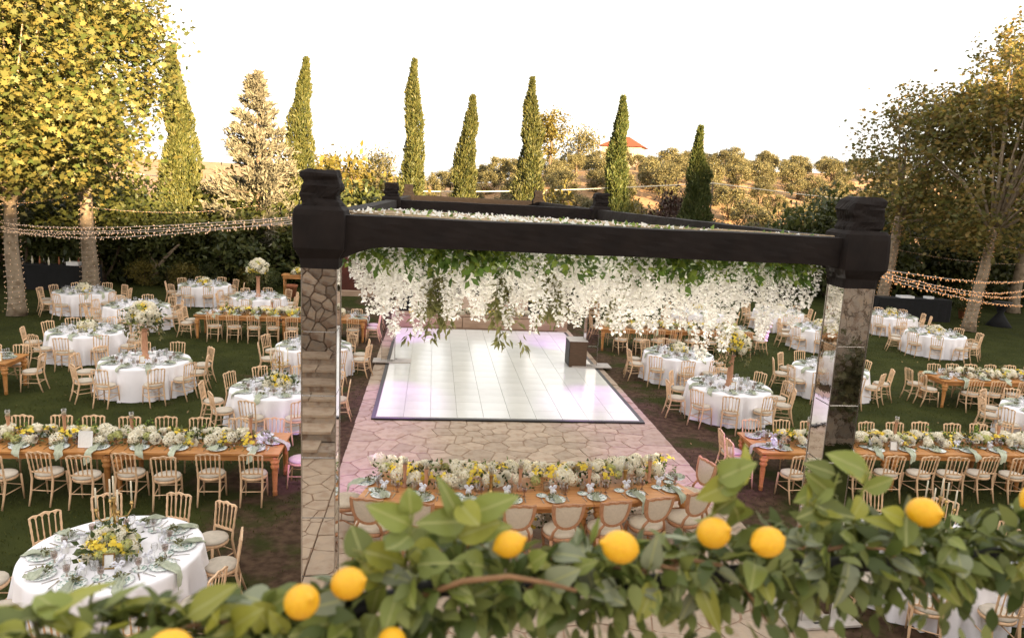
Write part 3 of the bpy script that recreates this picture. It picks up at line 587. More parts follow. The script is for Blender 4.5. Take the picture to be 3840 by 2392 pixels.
for i, (x, y, s, l) in enumerate(((-5.2, 43, 2.0, 'yellow green shrub right of the left black corner cap'), (-2.9, 46, 1.8, 'golden shrub below the tall central cypress'), (-9.8, 44, 2.0, 'golden shrub left of the pale conifer'), (12.3, 46, 1.6, 'golden shrub left of the smallest cypress'), (7.3, 45, 1.6, 'golden shrub between the two right hand cypresses'))):
    shrub((x, y, float(hz(x, y))), YS[i % 2], (s, s, s*1.15), l, None)
for i, (x, y, s, sz, l) in enumerate(((13.0, 41.6, 1.2, 1.5, 'dark purple leaved shrub left of the smallest cypress'), (15.6, 41.8, 1.15, 1.35, 'dark purple leaved shrub right of the smallest cypress'), (14.0, 42.6, 1.0, 1.9, 'tall purple leaved shrub behind the smallest cypress'), (19.0, 42, .9, 1.2, 'low purple leaved shrub left of the right corner post'))):
    shrub((x, y, 0), RS, (s, s, sz), l, None)
# low plants at the foot of the left hedge
for i, (x, y) in enumerate(((-12.0, 35.2), (-11.2, 34.9), (-10.2, 35.3), (-13.2, 35.4), (-7.6, 34.8), (-8.3, 35.2))):
    shrub((x, y, 0), YS[i % 2] if i % 2 else SH[i % 4], (.45, .42, .42), 'low leafy plant in the bed under the left hedge', 'bed plants under the left hedge', 'bed_plant')
ot = thing('olive_tree', 'small forked olive tree right of the thick plane trunk', 'tree', (-13.0, 36.0, 0))
b = MB(); b.tube([(0, 0, 0), (.1, 0, .7), (-.35, 0, 1.7)], [.17, .13, .07], 7); b.tube([(.1, 0, .6), (.5, 0, 1.2), (1.2, 0, 1.9)], [.11, .09, .05], 7); b.build('trunk', bark_m, ot)
obj('crown', bush_mesh((1.9, 1.5, 1.0), 2600, .20, leaf_shrub, 99, zc=2.6), ot)
# ------------------------------------------------------------------ black draped truss on mirror pillars
trs = thing('event_truss', 'black fabric wrapped truss frame on mirrored pillars over the dance floor', 'truss', (0, 0, 0))
PW = .37
def pillar(cx, cy, wavy, ztop=4.36):
    p = empty('pillar', (cx, cy, 0)); p.parent = trs
    b = MB(); b.box((0, 0, ztop/2), (PW-.03, PW-.03, ztop)); b.build('core', silver, p)
    hgt = ztop/6
    b = MB(); b.box((0, 0, 0), (PW-.012, .008, hgt-.012)); me = b.mesh('mirror_panel', mirror_w if wavy else mirror)
    for k in range(6):
        for a in range(4):
            an = a*math.pi/2; r_ = PW/2-.004
            obj('mirror_panel', me, p, (r_*math.sin(an), -r_*math.cos(an), hgt*(k+.5)), (random.uniform(-.002, .002), random.uniform(-.002, .002), an+random.uniform(-.004, .004)))
    q = MB()
    for sx_ in (-1, 1):
        for sy_ in (-1, 1): q.box((sx_*(PW/2+.002), sy_*(PW/2+.002), ztop/2), (.012, .012, ztop))
    q.build('corner_trim', silver, p)
    return p
PIL = [(-1.215, 8.29, False), (4.985, 8.29, True), (-1.215, 21.5, False), (4.84, 21.5, False), (-1.17, 34.0, False), (4.73, 34.0, False)]
for i, (cx, cy, w) in enumerate(PIL): pillar(cx, cy, w, 4.36-(0, .13, .2)[i//2])
def slot_plate(cx, cy, dx, dy, rz, z=.05):
    b = MB(); b.box((0, 0, 0), (dx, dy, .03)); o = obj('base_plate', b.mesh('base_plate', steel_plate), trs, (cx, cy, z), (0, 0, rz))
    for s in (-1, 1):
        q = MB(); q.box((0, 0, 0), (.16, .035, .008)); obj('handle_slot', q.mesh('handle_slot', trim_m), o, (s*dx*.05, s*dy*.36, .0165))
    return o
slot_plate(-1.2, 8.3, .95, .62, 0); slot_plate(5.05, 8.3, .95, .68, R(4)); slot_plate(-1.1, 21.4, 1.10, .5, 0, .094); slot_plate(4.85, 21.4, 1.2, .55, 0, .094); slot_plate(-1.17, 34, 1, 1, 0, .02); slot_plate(4.73, 34, 1, 1, 0, .02)
def fabric_stack(prof, seed, wr=.012, n=56, sq=5.0):
    r = np.random.default_rng(seed); V = []; m = len(prof)
    for i, (h, z, ox, oy) in enumerate(prof):
        for k in range(n):
            a = 2*math.pi*k/n+math.pi/4/n; c, s = math.cos(a), math.sin(a); rad = h/((abs(c)**sq+abs(s)**sq)**(1/sq))
            rad += wr*(math.sin(a*3+z*40+seed)+.8*math.sin(a*2-z*63)+.5*r.normal())*h*3
            V.append((ox+rad*c, oy+rad*s, z+wr*.7*math.sin(a*2+i*1.7+seed)))
    F = [(i*n+k, i*n+(k+1) % n, (i+1)*n+(k+1) % n, (i+1)*n+k) for i in range(m-1) for k in range(n)]
    b = MB(); b.add(V, F, False); b.f += [tuple((m-1)*n+k for k in range(n)), tuple(reversed(range(n)))]; b.sm += [False, False]; return b
def corner(cx, cy, seed, dz=0.0, neck=.205):
    pr = [(neck, 4.33, 0, 0), (neck+.005, 4.44, 0, 0), (neck+.035, 4.49, 0, 0), (.272, 4.55, 0, 0), (.278, 4.66, 0, 0), (.276, 4.80, 0, 0), (.272, 4.90, 0, 0), (.265, 4.96, 0, 0), (.23, 5.0, 0, 0)]
    fabric_stack(pr, seed, .003, sq=18).build('corner_sleeve', black_fab, trs, (cx, cy, dz))
    n = 13; r = random.Random(seed)
    pr = [(.198+.005*math.sin(k*1.1+seed)+r.uniform(-.007, .009), 4.97+.405*k/(n-1), .02*math.sin(k*.9+seed), 0) for k in range(n)]; pr[-1] = (.15, 5.385, .02, 0)
    fabric_stack(pr, seed+5, .010, sq=14).build('top_cover', black_fab, trs, (cx, cy, dz))
for i, (cx, cy, w) in enumerate(PIL): corner(cx, cy, i*3+1, (0, -.13, -.2)[i//2])
def fabric_beam(p0, p1, h, w, zc, flare0=0, flare1=0, seed=0, drop=0.0):
    p0, p1 = Vector((*p0, 0)), Vector((*p1, 0)); d = p1-p0; L = d.length; d.normalize(); sd = Vector((-d.y, d.x, 0)); n = max(12, int(L/.16)); V = []; ng = 20
    for i in range(n+1):
        t = i/n; s = t*L; fl = flare0*max(0, 1-s/.45)**1.5+flare1*max(0, 1-(L-s)/.45)**1.5
        for k in range(ng):
            a = 2*math.pi*k/ng+math.pi/ng; c, q = math.cos(a), math.sin(a); rr = 1/((abs(c)**24+abs(q)**24)**(1/24)); u, v = w/2*rr*c, h/2*rr*q
            if v < 0: v -= fl
            u += .004*math.sin(s*5+k+seed)+.003*math.sin(s*13+2*k); v += .004*math.sin(s*3.1+seed)*(1 if v > 0 else -.6)
            V.append(p0+d*s+sd*u+Vector((0, 0, zc+v-drop*t)))
    b = MB(); b.add(V, [(i*ng+k, i*ng+(k+1) % ng, (i+1)*ng+(k+1) % ng, (i+1)*ng+k) for i in range(n) for k in range(ng)], False)
    return b.build('beam', black_fab, trs)
for (ya, s) in ((8.29, 0), (21.5, 3), (34.0, 5)):
    fabric_beam((-1.0, ya), (4.74, ya), .33, .34, 4.75-(0 if ya < 10 else .13 if ya < 30 else .2), .16, .03, s)
for x0, x1 in ((-1.215, -1.2), (4.985, 4.86)):
    fabric_beam((x0, 8.5), (x1, 21.3), .31, .30, 4.745, .05, .05, 7, .13); fabric_beam((x1, 21.7), (x1+.02, 33.8), .31, .30, 4.61, .05, .05, 9, .07)
# violet wash lights clamped under the frame
def wash(loc, aim, energy, label, size=R(38), col=(.62, .16, 1.0), lens=None):
    t = thing('wash_light', label, 'spotlight', loc); d = (Vector(aim)-Vector(loc)).normalized(); e = d.to_track_quat('-Z', 'Y').to_euler()
    b = MB(); b.lathe([(.05, .16), (.085, .14), (.09, -.10), (.075, -.115), (.075, -.10)], 14); b.build('housing', black_plastic, t, rot=e)
    b = MB(); b.lathe([(.074, -.104), (.05, -.106), (.0, -.107)], 14); b.build('lens', lens or lamp_glow, t, rot=e)
    b = MB(); b.tube([(-.11, 0, 0), (-.11, 0, .2), (.11, 0, .2), (.11, 0, 0)], .012, 5); b.build('yoke', black_plastic, t)
    ld = bpy.data.lights.new('wash_lamp', 'SPOT'); ld.energy = energy; ld.color = col; ld.spot_size = size; ld.spot_blend = .9; ld.shadow_soft_size = .07
    lo = bpy.data.objects.new('wash_lamp', ld); C.objects.link(lo); lo.parent = t; lo.rotation_euler = e; lo.location = d*.14
wash((-1.26, 8.72, 4.15), (-1.5, 13.4, 0), 120, 'violet wash light under the left front corner of the truss')
wash((5.1, 8.72, 4.15), (5.15, 13.7, 0), 120, 'violet wash light under the right front corner of the truss')
wash((-1.0, 21.15, 4.05), (-.9, 17.6, 0), 75, 'violet wash light under the left middle corner of the truss')
wash((4.6, 21.15, 4.05), (4.3, 17.6, 0), 85, 'violet wash light under the right middle corner of the truss')
wash((-1.0, 21.85, 4.05), (-1.0, 25.6, 0), 110, 'violet wash light behind the left middle corner of the truss')
wash((4.6, 21.85, 4.05), (4.4, 25.0, 0), 95, 'violet wash light behind the right middle corner of the truss')

warm_glow = emit_mat('warm_lens', (1.0, .9, .75), 0.8)
for (x, y, ax, ay, sz, l) in ((-1.22, 8.72, .5, 9.1, 50, 'left front pillar'), (5.0, 8.72, 3.4, 9.1, 50, 'right front pillar'), (-.5, 12.2, -.1, 10.0, 78, 'left back of the head table'), (1.8, 12.15, 1.8, 10.0, 78, 'middle back of the head table'), (4.0, 12.4, 3.8, 10.0, 78, 'right back of the head table')):
    wash((x, y, .16), (ax, ay, 4.2), 78, 'warm floor light at the %s shining up into the blossoms' % l, R(sz), (1.0, .94, .85), warm_glow)
# ------------------------------------------------------------------ hanging flower ceiling
cn = thing('flower_ceiling', 'ceiling of hanging white blossom strands and green leaves under the truss', 'flower decoration', (0, 0, 0))
b = MB()
for k in range(17): b.tube([(-1.05, 8.5+.78*k, 4.91-.026*k+random.uniform(0, .03)), (1.9, 8.5+.78*k+random.uniform(-.2, .2), 4.88-.026*k), (4.8, 8.5+.78*k, 4.88-.026*k)], .011, 5)
for k in range(11): b.tube([(-.9+.56*k, 8.3, 4.915), (-.9+.56*k+random.uniform(-.2, .2), 15, 4.66), (-.9+.56*k, 21.4, 4.46)], .011, 5)
b.build('rod_grid', mat('pale_rod', (.45, .33, .20), rough=.7), cn)
def strand_mesh(L, n, seed, m, size, wid=.085):
    r = np.random.default_rng(seed); t = r.random(n)**.9; rad = wid*np.interp(t, [0, .3, .75, 1], [.7, 1, .9, .25]); a = r.uniform(0, 6.283, n)
    P = np.stack([rad*np.cos(a)*r.random(n)**.4, rad*np.sin(a)*r.random(n)**.4, -t*L], 1); P[:, 0] += .03*np.sin(t*6+seed)
    D = np.stack([np.cos(a), np.sin(a), np.full(n, -.5)], 1)
    return leaves('strand', P, r.uniform(.75, 1.2, n)*size, m, D, .5, tv=WIDE_V, r=r)
WS = [strand_mesh(L, int(230*L+70), 200+i, petal_w, .046, .10) for i, L in enumerate((.7, .9, 1.05, 1.2, .95, .8))]
def leafy_mesh(L, n, seed, m, size, wid):
    r = np.random.default_rng(seed); b = r.integers(0, 5, n); an = b*1.257+r.normal(0, .2, n); t = r.random(n)
    P = np.stack([wid*t*np.cos(an), wid*t*np.sin(an), -t*L*(.6+.1*b)], 1)+r.normal(size=(n, 3))*.03
    D = np.stack([np.cos(an), np.sin(an), np.full(n, -.9)], 1); return leaves('leaves', P, r.uniform(.8, 1.25, n)*size, m, D, .6, r=r)
LS = [leafy_mesh(.55, 70, 220+i, leaf_wist, .10, .22) for i in range(4)]
def euc_mesh(L, seed):
    r = np.random.default_rng(seed); P, D = [], []
    for k in range(9):
        e = np.array([r.normal(0, .16), r.normal(0, .1), -L*r.uniform(.6, 1.0)]); n = 22; t = .15+.85*r.random(n)**.7; P.append(t[:, None]*e+r.normal(size=(n, 3))*.02); D.append(np.tile(e, (n, 1))+r.normal(size=(n, 3))*.5*L)
    return leaves('leaves', np.concatenate(P), r.uniform(.10, .17, 9*22), leaf_euc, np.concatenate(D), .25, tv=SLIM_V*np.array([1.25, 1, 1]), r=r)
EU = [euc_mesh(1.25, 230), euc_mesh(1.05, 231), euc_mesh(.9, 232)]
ys = [8.75, 9.15, 9.6, 10.1, 10.7, 11.4, 12.2, 13.1, 14.1, 15.2, 16.4, 17.7, 19.1, 20.6]
for j, y in enumerate(ys):
    nx = 24 if j < 6 else 18
    for i in range(nx):
        x = -.98+(5.78)*(i+.5)/nx+random.uniform(-.12, .12)
        dz = -.02-.14*random.random()-.02*(y-8.7)*random.random(); k = random.randrange(6)
        if math.sin(x*2.3+y*1.9)+random.uniform(-.6, .6) < -1.75: continue
        obj('white_strand', WS[k], cn, (x, y+random.uniform(-.15, .15), 4.86-.034*(y-8.4)+dz), (0, random.uniform(-.05, .05), random.uniform(0, 6.28)), random.uniform(.85, 1.22))
for i in range(270):
    y = random.choice(ys[:9]+ys[:4]+ys[:3])+random.uniform(-.2, .2); x = random.uniform(-.85, 4.65)
    obj('leaf_spray', LS[i % 4], cn, (x, y, 4.88-.034*(y-8.4)), (0, 0, random.uniform(0, 6.28)), random.uniform(.8, 1.35))
for i, (x, y, z, k, s) in enumerate(((.02, 9.2, 4.35, 0, .85), (.16, 9.2, 4.3, 1, .9), (.86, 9.1, 4.45, 0, .95), (1.50, 9.2, 4.35, 1, .85), (1.58, 9.5, 4.3, 2, .9), (2.65, 9.6, 4.7, 1, .9), (2.95, 11.5, 4.4, 0, 1.0), (-.75, 12.5, 4.2, 2, 1.0), (3.4, 13.0, 4.2, 0, 1.05))):
    obj('hanging_foliage', EU[k], cn, (x, y, z), (0, 0, i*1.3), s)
# blossom and leaf litter lying on the rod grid
r = np.random.default_rng(77); n = 1300
P = np.stack([r.uniform(-1.1, 4.8, n), 8.4+13*r.random(n)**1.2, .035*r.random(n)], 1); P[:, 2] += 4.89-.034*(P[:, 1]-8.4)-.012*P[:, 0]
o = obj('loose_blossom', leaves('loose_blossom', P, r.uniform(.05, .10, n), petal_w, tv=WIDE_V, r=r), cn); tag(o, kind='stuff')
n = 420; P = np.stack([r.uniform(-1.0, 4.7, n), 8.4+13*r.random(n)**1.2, .04*r.random(n)], 1); P[:, 2] += 4.89-.034*(P[:, 1]-8.4)-.012*P[:, 0]; o = obj('loose_leaves', leaves('loose_leaves', P, r.uniform(.06, .12, n), leaf_wist, r=r), cn); tag(o, kind='stuff')

# ------------------------------------------------------------------ strings of small lights
bm_ = MB(); bm_.lathe([(0, -.03), (.012, -.018), (.013, 0), (.006, .012), (0, .016)], 5); bulb_proto = (np.array(bm_.v), bm_.f)
def add_bulb(mb, p, s=1.0):
    mb.add([(p[0]+v[0]*s, p[1]+v[1]*s, p[2]+v[2]*s) for v in bm_.v], bm_.f, True)
def light_string(p0, p1, sag, label, group=None, step=.15, bmat=None):
    p0, p1 = Vector(p0), Vector(p1); L = (p1-p0).length; n = 26; pts = [p0.lerp(p1, k/n)-Vector((0, 0, 4*sag*(k/n)*(1-k/n))) for k in range(n+1)]
    t = thing('light_string', label, 'string lights', p0, 0, group)
    b = MB(); b.tube([p-p0 for p in pts], .0055, 5, False); b.build('cord', cord_m, t)
    bb = MB(); m = int(L/step)
    for k in range(m):
        q = p0.lerp(p1, k/m)-Vector((0, 0, 4*sag*(k/m)*(1-k/m))); add_bulb(bb, q-p0+Vector((random.uniform(-.03, .03), random.uniform(-.03, .03), random.uniform(-.035, .02))), .62)
    tag(bb.build('bulbs', bmat or bulb_m, t), kind='stuff')
for i, (z0, z1, s, l) in enumerate(((4.86, 3.46, .15, 'topmost'), (4.84, 3.22, .15, 'second'), (4.82, 3.10, .25, 'third'), (4.79, 2.92, .10, 'lowest'))):
    light_string((-1.5, 8.3, z0), (-14.5, 26.6, z1-.18+.08*i), s, '%s of the light strings from the truss to the left plane trees' % l, bmat=bulb_p)
for i, (z0, z1, s, l) in enumerate(((4.56, 3.35, .12, 'topmost'), (4.54, 3.02, .2, 'second'), (4.50, 2.80, .15, 'third'), (4.47, 2.46, .10, 'lowest'))):
    light_string((5.28, 8.4, z0), (20.6, 23.5, z1-.35), s, '%s of the light strings from the truss to the right' % l)
light_string((22.9, 34.4, 3.9), (24.2, 29.6, 4.05), .1, 'short light string between the two lit trunks on the right'); light_string((24.2, 29.7, 4.0), (33, 35, 3.6), .3, 'light string from the nearer lit trunk to the far right tree')
light_string((22.9, 34.4, 3.2), (33, 35.4, 2.8), .3, 'low light string behind the lit trunks on the right'); light_string((-14.4, 32.7, 3.6), (-8.6, 38.2, 3.8), .3, 'light string between the thick plane trunk and the pale conifer')
light_string((-14.3, 26.8, 3.9), (-14.5, 32.6, 4.2), .1, 'short light string between the two left plane trunks')
for (tx, ty, th, rad, ln, l) in ((-14.43, 27.1, 4.0, .28, 0, 'nearer left plane trunk'), (-14.53, 33.0, 3.6, .34, 0, 'thick left plane trunk'), (23.75, 29.9, 4.4, .28, .42, 'nearer right plane trunk'), (22.6, 34.7, 4.6, .30, .33, 'right plane trunk beside the mirror pillar')):
    bb = MB(); nturn = int(th/.19)
    for k in range(nturn*9):
        f = k/(nturn*9); a = f*nturn*6.283+random.uniform(-.1, .1); rr = rad*(1.2-.4*f**.5)+.02; add_bulb(bb, (rr*math.cos(a)+ln*f, rr*math.sin(a), .15+f*th+random.uniform(-.03, .03)), .85)
    tl = thing('trunk_lights', 'warm light string wound round the %s' % l, 'string lights', (tx, ty, 0)); tag(bb.build('bulbs', bulb_p if tx < 0 else bulb_m, tl), kind='stuff')
    cb2 = MB(); cb2.tube([((rad*(1.22-.42*(q/90)**.5)+.012)*math.cos(q/90*nturn*6.283)+ln*q/90, (rad*(1.22-.42*(q/90)**.5)+.012)*math.sin(q/90*nturn*6.283), .15+q/90*th) for q in range(91)], .004, 4, False); cb2.build('cord', cord_m, tl)

# ------------------------------------------------------------------ bars and other things at the edge of the lawn
def draped_bar(label, loc, L, rz=0, h=1.05):
    t = thing('bar_table', label, 'bar', loc, rz); V = []; n = 60
    for i, z in enumerate((0, h*.5, h)):
        for k in range(n):
            f = k/n*2*(L+.8); 
            if f < L: x, y = -L/2+f, -.4
            elif f < L+.8: x, y = L/2, -.4+(f-L)
            elif f < 2*L+.8: x, y = L/2-(f-L-.8), .4
            else: x, y = -L/2, .4-(f-2*L-.8)
            w = 1+.03*math.sin(k*2.1)*(1-z/h); V.append((x*w, y*w, z))
    b = MB(); b.add(V, [(i*n+k, i*n+(k+1) % n, (i+1)*n+(k+1) % n, (i+1)*n+k) for i in range(2) for k in range(n)], False); b.f.append(tuple(2*n+k for k in range(n))); b.sm.append(False); b.build('black_cloth', black_drape, t)
    return t
draped_bar('black draped bar table between the left plane trunks', (-16.1, 33.4, 0), 3.4, .1)
draped_bar('black draped bar table in front of the hedge on the right', (22.8, 32.6, 0), 3.5, -.05)
bot = MB(); bot.lathe([(.04, 0), (.042, .18), (.016, .24), (.015, .32), (0, .325)], 8); botm = [bot.mesh('bottle', m) for m in (glass_t, candle_m, terra_m)]
for i in range(9): tag(obj('bottle', botm[i % 3], None, (-17.3+.27*i, 33.3+random.uniform(-.2, .2), 1.055)), 'bottle standing on the left black bar', 'bottle', 'bottles on the left black bar')
bx2 = MB(); bx2.box((0, 0, .05), (.7, .4, .1)); tag(bx2.build('white_tray', white_m, None, (22.4, 32.6, 1.055)), 'white tray on the right black bar', 'tray')
bx2 = MB(); bx2.box((0, 0, .05), (.35, .3, .1)); tag(bx2.build('white_tray', white_m, None, (23.6, 32.6, 1.055)), 'small white tray at the right end of the right black bar', 'tray')
bx2 = MB(); bx2.box((0, 0, .08), (.5, .3, .16)); tag(bx2.build('glass_crate', white_m, None, (-15.3, 33.3, 1.055)), 'white crate of glasses on the left black bar', 'crate')
t = thing('cocktail_table', 'black cloth cocktail table tied at the middle at the right edge', 'table', (26.6, 31.6, 0)); b = MB(); b.lathe([(.55, 0), (.30, .35), (.12, .62), (.22, .85), (.42, 1.08), (.42, 1.12)], 20); b.build('black_cloth', black_drape, t); b = MB(); b.lathe([(.43, 1.12), (.43, 1.15), (0, 1.15)], 20); b.build('top', black_plastic, t)
t = thing('flower_pot', 'terracotta pot by the cocktail table at the right', 'pot', (26.2, 33.4, 0)); b = MB(); b.lathe([(.22, 0), (.30, .45), (.34, .47), (.34, .55), (.28, .55), (.26, .45)], 16); b.build('pot', terra_m, t); obj('plant', SH[1], t, (0, 0, .4), (0, 0, 0), .4)
t = thing('flower_pot', 'terracotta pot behind the high wooden tables on the left', 'pot', (-6.2, 33.2, 0)); b = MB(); b.lathe([(.2, 0), (.27, .45), (.30, .47), (.30, .55), (.25, .55), (.24, .45)], 16); b.build('pot', terra_m, t)
def high_table(label, loc, w, h=1.12):
    t = thing('high_table', label, 'table', loc); b = MB(); b.box((0, 0, h), (w, .6, .05)); b.build('tabletop', table_wood, t); b = MB(); b.box((0, 0, h-.09), (w-.1, .5, .12)); b.build('apron', table_wood, t)
    lg = MB(); lg.lathe([(.025, 0), (.03, .3), (.022, .6), (.04, .65), (.028, .7), (.032, h-.15)], 8); me = lg.mesh('leg', table_wood)
    for sx_ in (-1, 1):
        for sy_ in (-1, 1): obj('leg', me, t, (sx_*(w/2-.09), sy_*.2, 0))
    return t
high_table('high wooden table with flowers left of the mirror pillar', (-5.9, 32.3, 0), .95); high_table('high wooden table beside the dark red wall behind the stage', (-2.35, 33.6, 0), .5, 1.2)
b = MB(); b.box((-4.1, 35.2, .95), (3.4, .12, 1.9)); tag(b.build('red_panel', redwall_m), 'dark red panel wall behind the stage at the left', 'wall')
t = thing('stone_kerb', 'pale stone kerb along the bed behind the far left table', 'kerb', (0, 0, 0)); b = MB(); b.box((-3.6, 34.2, .12), (3.6, .3, .24)); b.build('kerb', slab_m, t)
# ------------------------------------------------------------------ chairs
def napoleon_parts():
    P = []; tb = math.tan(R(9))
    def bk(u, v, off=0.0): return (u, -.185-(v-.46)*tb+off, v)          # back plane
    b = MB(); b.lathe([(.02, .455), (.195, .455), (.212, .468), (.205, .492), (.15, .507), (0, .512)], 16); b.v = [(x*.98, y*.96, z) for x, y, z in b.v]; P.append(('cushion', b.mesh('cushion', cushion_m)))
    b = MB(); b.lathe([(.15, .41), (.207, .412), (.215, .435), (.205, .456), (.15, .456)], 16); b.v = [(x*.98, y*.97, z) for x, y, z in b.v]; P.append(('seat_frame', b.mesh('seat_frame', chair_wood)))
    for s in (-1, 1):
        b = MB(); b.tube([(s*.165, .165, .43), (s*.172, .178, .25), (s*.178, .195, 0)], [.019, .017, .013], 7); P.append(('leg', b.mesh('leg', chair_wood)))
        b = MB(); z = [0, .2, .42, .46]; pts = [(s*.165, -.285, 0), (s*.165, -.215, .22), (s*.165, -.178, .42)]; rr = [.014, .018, .019]
        for k in range(1, 9):
            v = .46+.39*k/8; pts.append(bk(s*(.165+.014*k/8), v)); rr.append(.0165 if k % 2 else .0125)
        b.tube(pts, rr, 7); P.append(('leg', b.mesh('leg', chair_wood)))
    # scalloped top rail: five arches below, three soft humps above
    N = 30; U = .19; top = []; bot = []
    for i in range(N+1):
        u = -U+2*U*i/N; f = u/U; top.append((u, .868+.030*(1-f*f)+.008*math.cos(f*math.pi*2.6)))
        g = (i/N*5) % 1.0; bot.append((u, .862+.018*(1-f*f)-.05*abs(2*g-1)**2.4))
    b = MB(); V = []
    for (u, v) in top+bot: V.append(bk(u, v, .011)); V.append(bk(u, v, -.011))
    M = N+1; fs = []
    for i in range(N):
        a, c, d, e = 2*i, 2*(i+1), 2*(M+i), 2*(M+i+1); fs += [(a, c, e, d), (a+1, d+1, e+1, c+1), (a, a+1, c+1, c), (d, e, e+1, d+1)]
    fs += [(0, 2*M, 2*M+1, 1), (2*N, 2*N+1, 2*(M+N)+1, 2*(M+N))]
    b.add(V, fs); P.append(('top_rail', b.mesh('top_rail', chair_wood)))
    N = 20; V = []; fs = []
    for i in range(N+1):
        u = -.172+.344*i/N; g = (i/N*5) % 1.0; v0 = .528; v1 = .552+.022*abs(2*g-1)**2
        for (v, o) in ((v0, .009), (v0, -.009), (v1, .009), (v1, -.009)): V.append(bk(u, v, o))
    for i in range(N):
        a, c = 4*i, 4*(i+1); fs += [(a, c, c+2, a+2), (a+1, a+3, c+3, c+1), (a, a+1, c+1, c), (a+2, c+2, c+3, a+3)]
    b = MB(); b.add(V, fs); P.append(('lower_rail', b.mesh('lower_rail', chair_wood)))
    for k in range(4):
        u = -.111+.074*k; b = MB(); b.tube([bk(u*.94, .555), bk(u*.95, .60), bk(u*.96, .625), bk(u*.98, .70), bk(u, .83)], [.010, .0085, .012, .0075, .009], 6); P.append(('spindle', b.mesh('spindle', chair_wood)))
    for s in (-1, 1):
        b = MB(); b.tube([(s*.173, .182, .22), (s*.165, -.215, .22)], .009, 5); P.append(('stretcher', b.mesh('stretcher', chair_wood)))
    b = MB(); b.tube([(-.165, -.222, .245), (.165, -.222, .245)], .009, 5); P.append(('stretcher', b.mesh('stretcher', chair_wood)))
    b = MB(); b.tube([(-.173, .18, .245), (.173, .18, .245)], .009, 5); P.append(('stretcher', b.mesh('stretcher', chair_wood)))
    return P
NAP = napoleon_parts()
def chair(x, y, rz, label, group):
    t = thing('napoleon_chair', label, 'chair', (x, y, 0), rz, group)
    for n, me in NAP: obj(n, me, t)
    return t
def shield_parts():
    P = []; tb = math.tan(R(11))
    def bk(u, v, off=0.0): return (u, -.23-(v-.48)*tb+off, v)
    b = MB(); b.lathe([(.1, .44), (.245, .445), (.262, .47), (.25, .505), (.17, .525), (0, .53)], 20); b.v = [(x, y*.95, z) for x, y, z in b.v]; P.append(('cushion', b.mesh('cushion', louis_pad)))
    b = MB(); b.lathe([(.2, .385), (.252, .39), (.268, .42), (.26, .447), (.2, .447)], 20); b.v = [(x, y*.95, z) for x, y, z in b.v]; P.append(('seat_rail', b.mesh('seat_rail', louis_wood)))
    # shield outline
    half = [(0, 1.005), (.06, 1.018), (.12, 1.012), (.17, 1.0), (.215, 1.012), (.235, 1.02), (.238, .96), (.232, .88), (.215, .78), (.18, .69), (.12, .63), (.06, .605), (0, .598)]
    ring = half+[(-u, v) for u, v in reversed(half[1:-1])]; n = len(ring); cv = .82
    V = []
    for u, v in ring:
        iu_, iv_ = u*.80, cv+(v-cv)*.82
        for (a, c, o) in ((u, v, .020), (u, v, -.022), (iu_, iv_, -.022), (iu_, iv_, .020)): V.append(bk(a, c, o))
    fs = []
    for i in range(n):
        j = (i+1) % n
        for k in range(4): fs.append((4*i+k, 4*i+(k+1) % 4, 4*j+(k+1) % 4, 4*j+k))
    b = MB(); b.add(V, fs); P.append(('back_frame', b.mesh('back_frame', louis_wood)))
    V = [bk(u*.80, cv+(v-cv)*.82, o) for o in (.014, -.014) for u, v in ring]+[bk(0, cv, .03), bk(0, cv, -.03)]
    fs = [(i, (i+1) % n, 2*n) for i in range(n)]+[(n+(i+1) % n, n+i, 2*n+1) for i in range(n)]; b = MB(); b.add(V, fs, True); P.append(('back_pad', b.mesh('back_pad', louis_pad)))
    for s in (-1, 1):
        b = MB(); b.tube([bk(s*.125, .64), (s*.17, -.222, .55), (s*.195, -.205, .43)], [.018, .02, .022], 7); P.append(('back_post', b.mesh('back_post', louis_wood)))
        b = MB(); b.tube([(s*.19, .20, .42), (s*.205, .225, .33), (s*.185, .20, .15), (s*.195, .22, 0)], [.03, .028, .018, .017], 7); P.append(('leg', b.mesh('leg', louis_wood)))
        b = MB(); b.tube([(s*.19, -.20, .42), (s*.195, -.235, .22), (s*.20, -.32, 0)], [.027, .02, .016], 7); P.append(('leg', b.mesh('leg', louis_wood)))
        b = MB(); b.tube([(s*.187, .20, .16), (s*.10, .0, .19), (s*.193, -.24, .2)], .012, 5); P.append(('stretcher', b.mesh('stretcher', louis_wood)))
    return P
SHP = shield_parts()
def shield_chair(x, y, rz, label, group=None):
    t = thing('shield_back_chair', label, 'chair', (x, y, 0), rz, group)
    for n, me in SHP: obj(n, me, t)
    return t

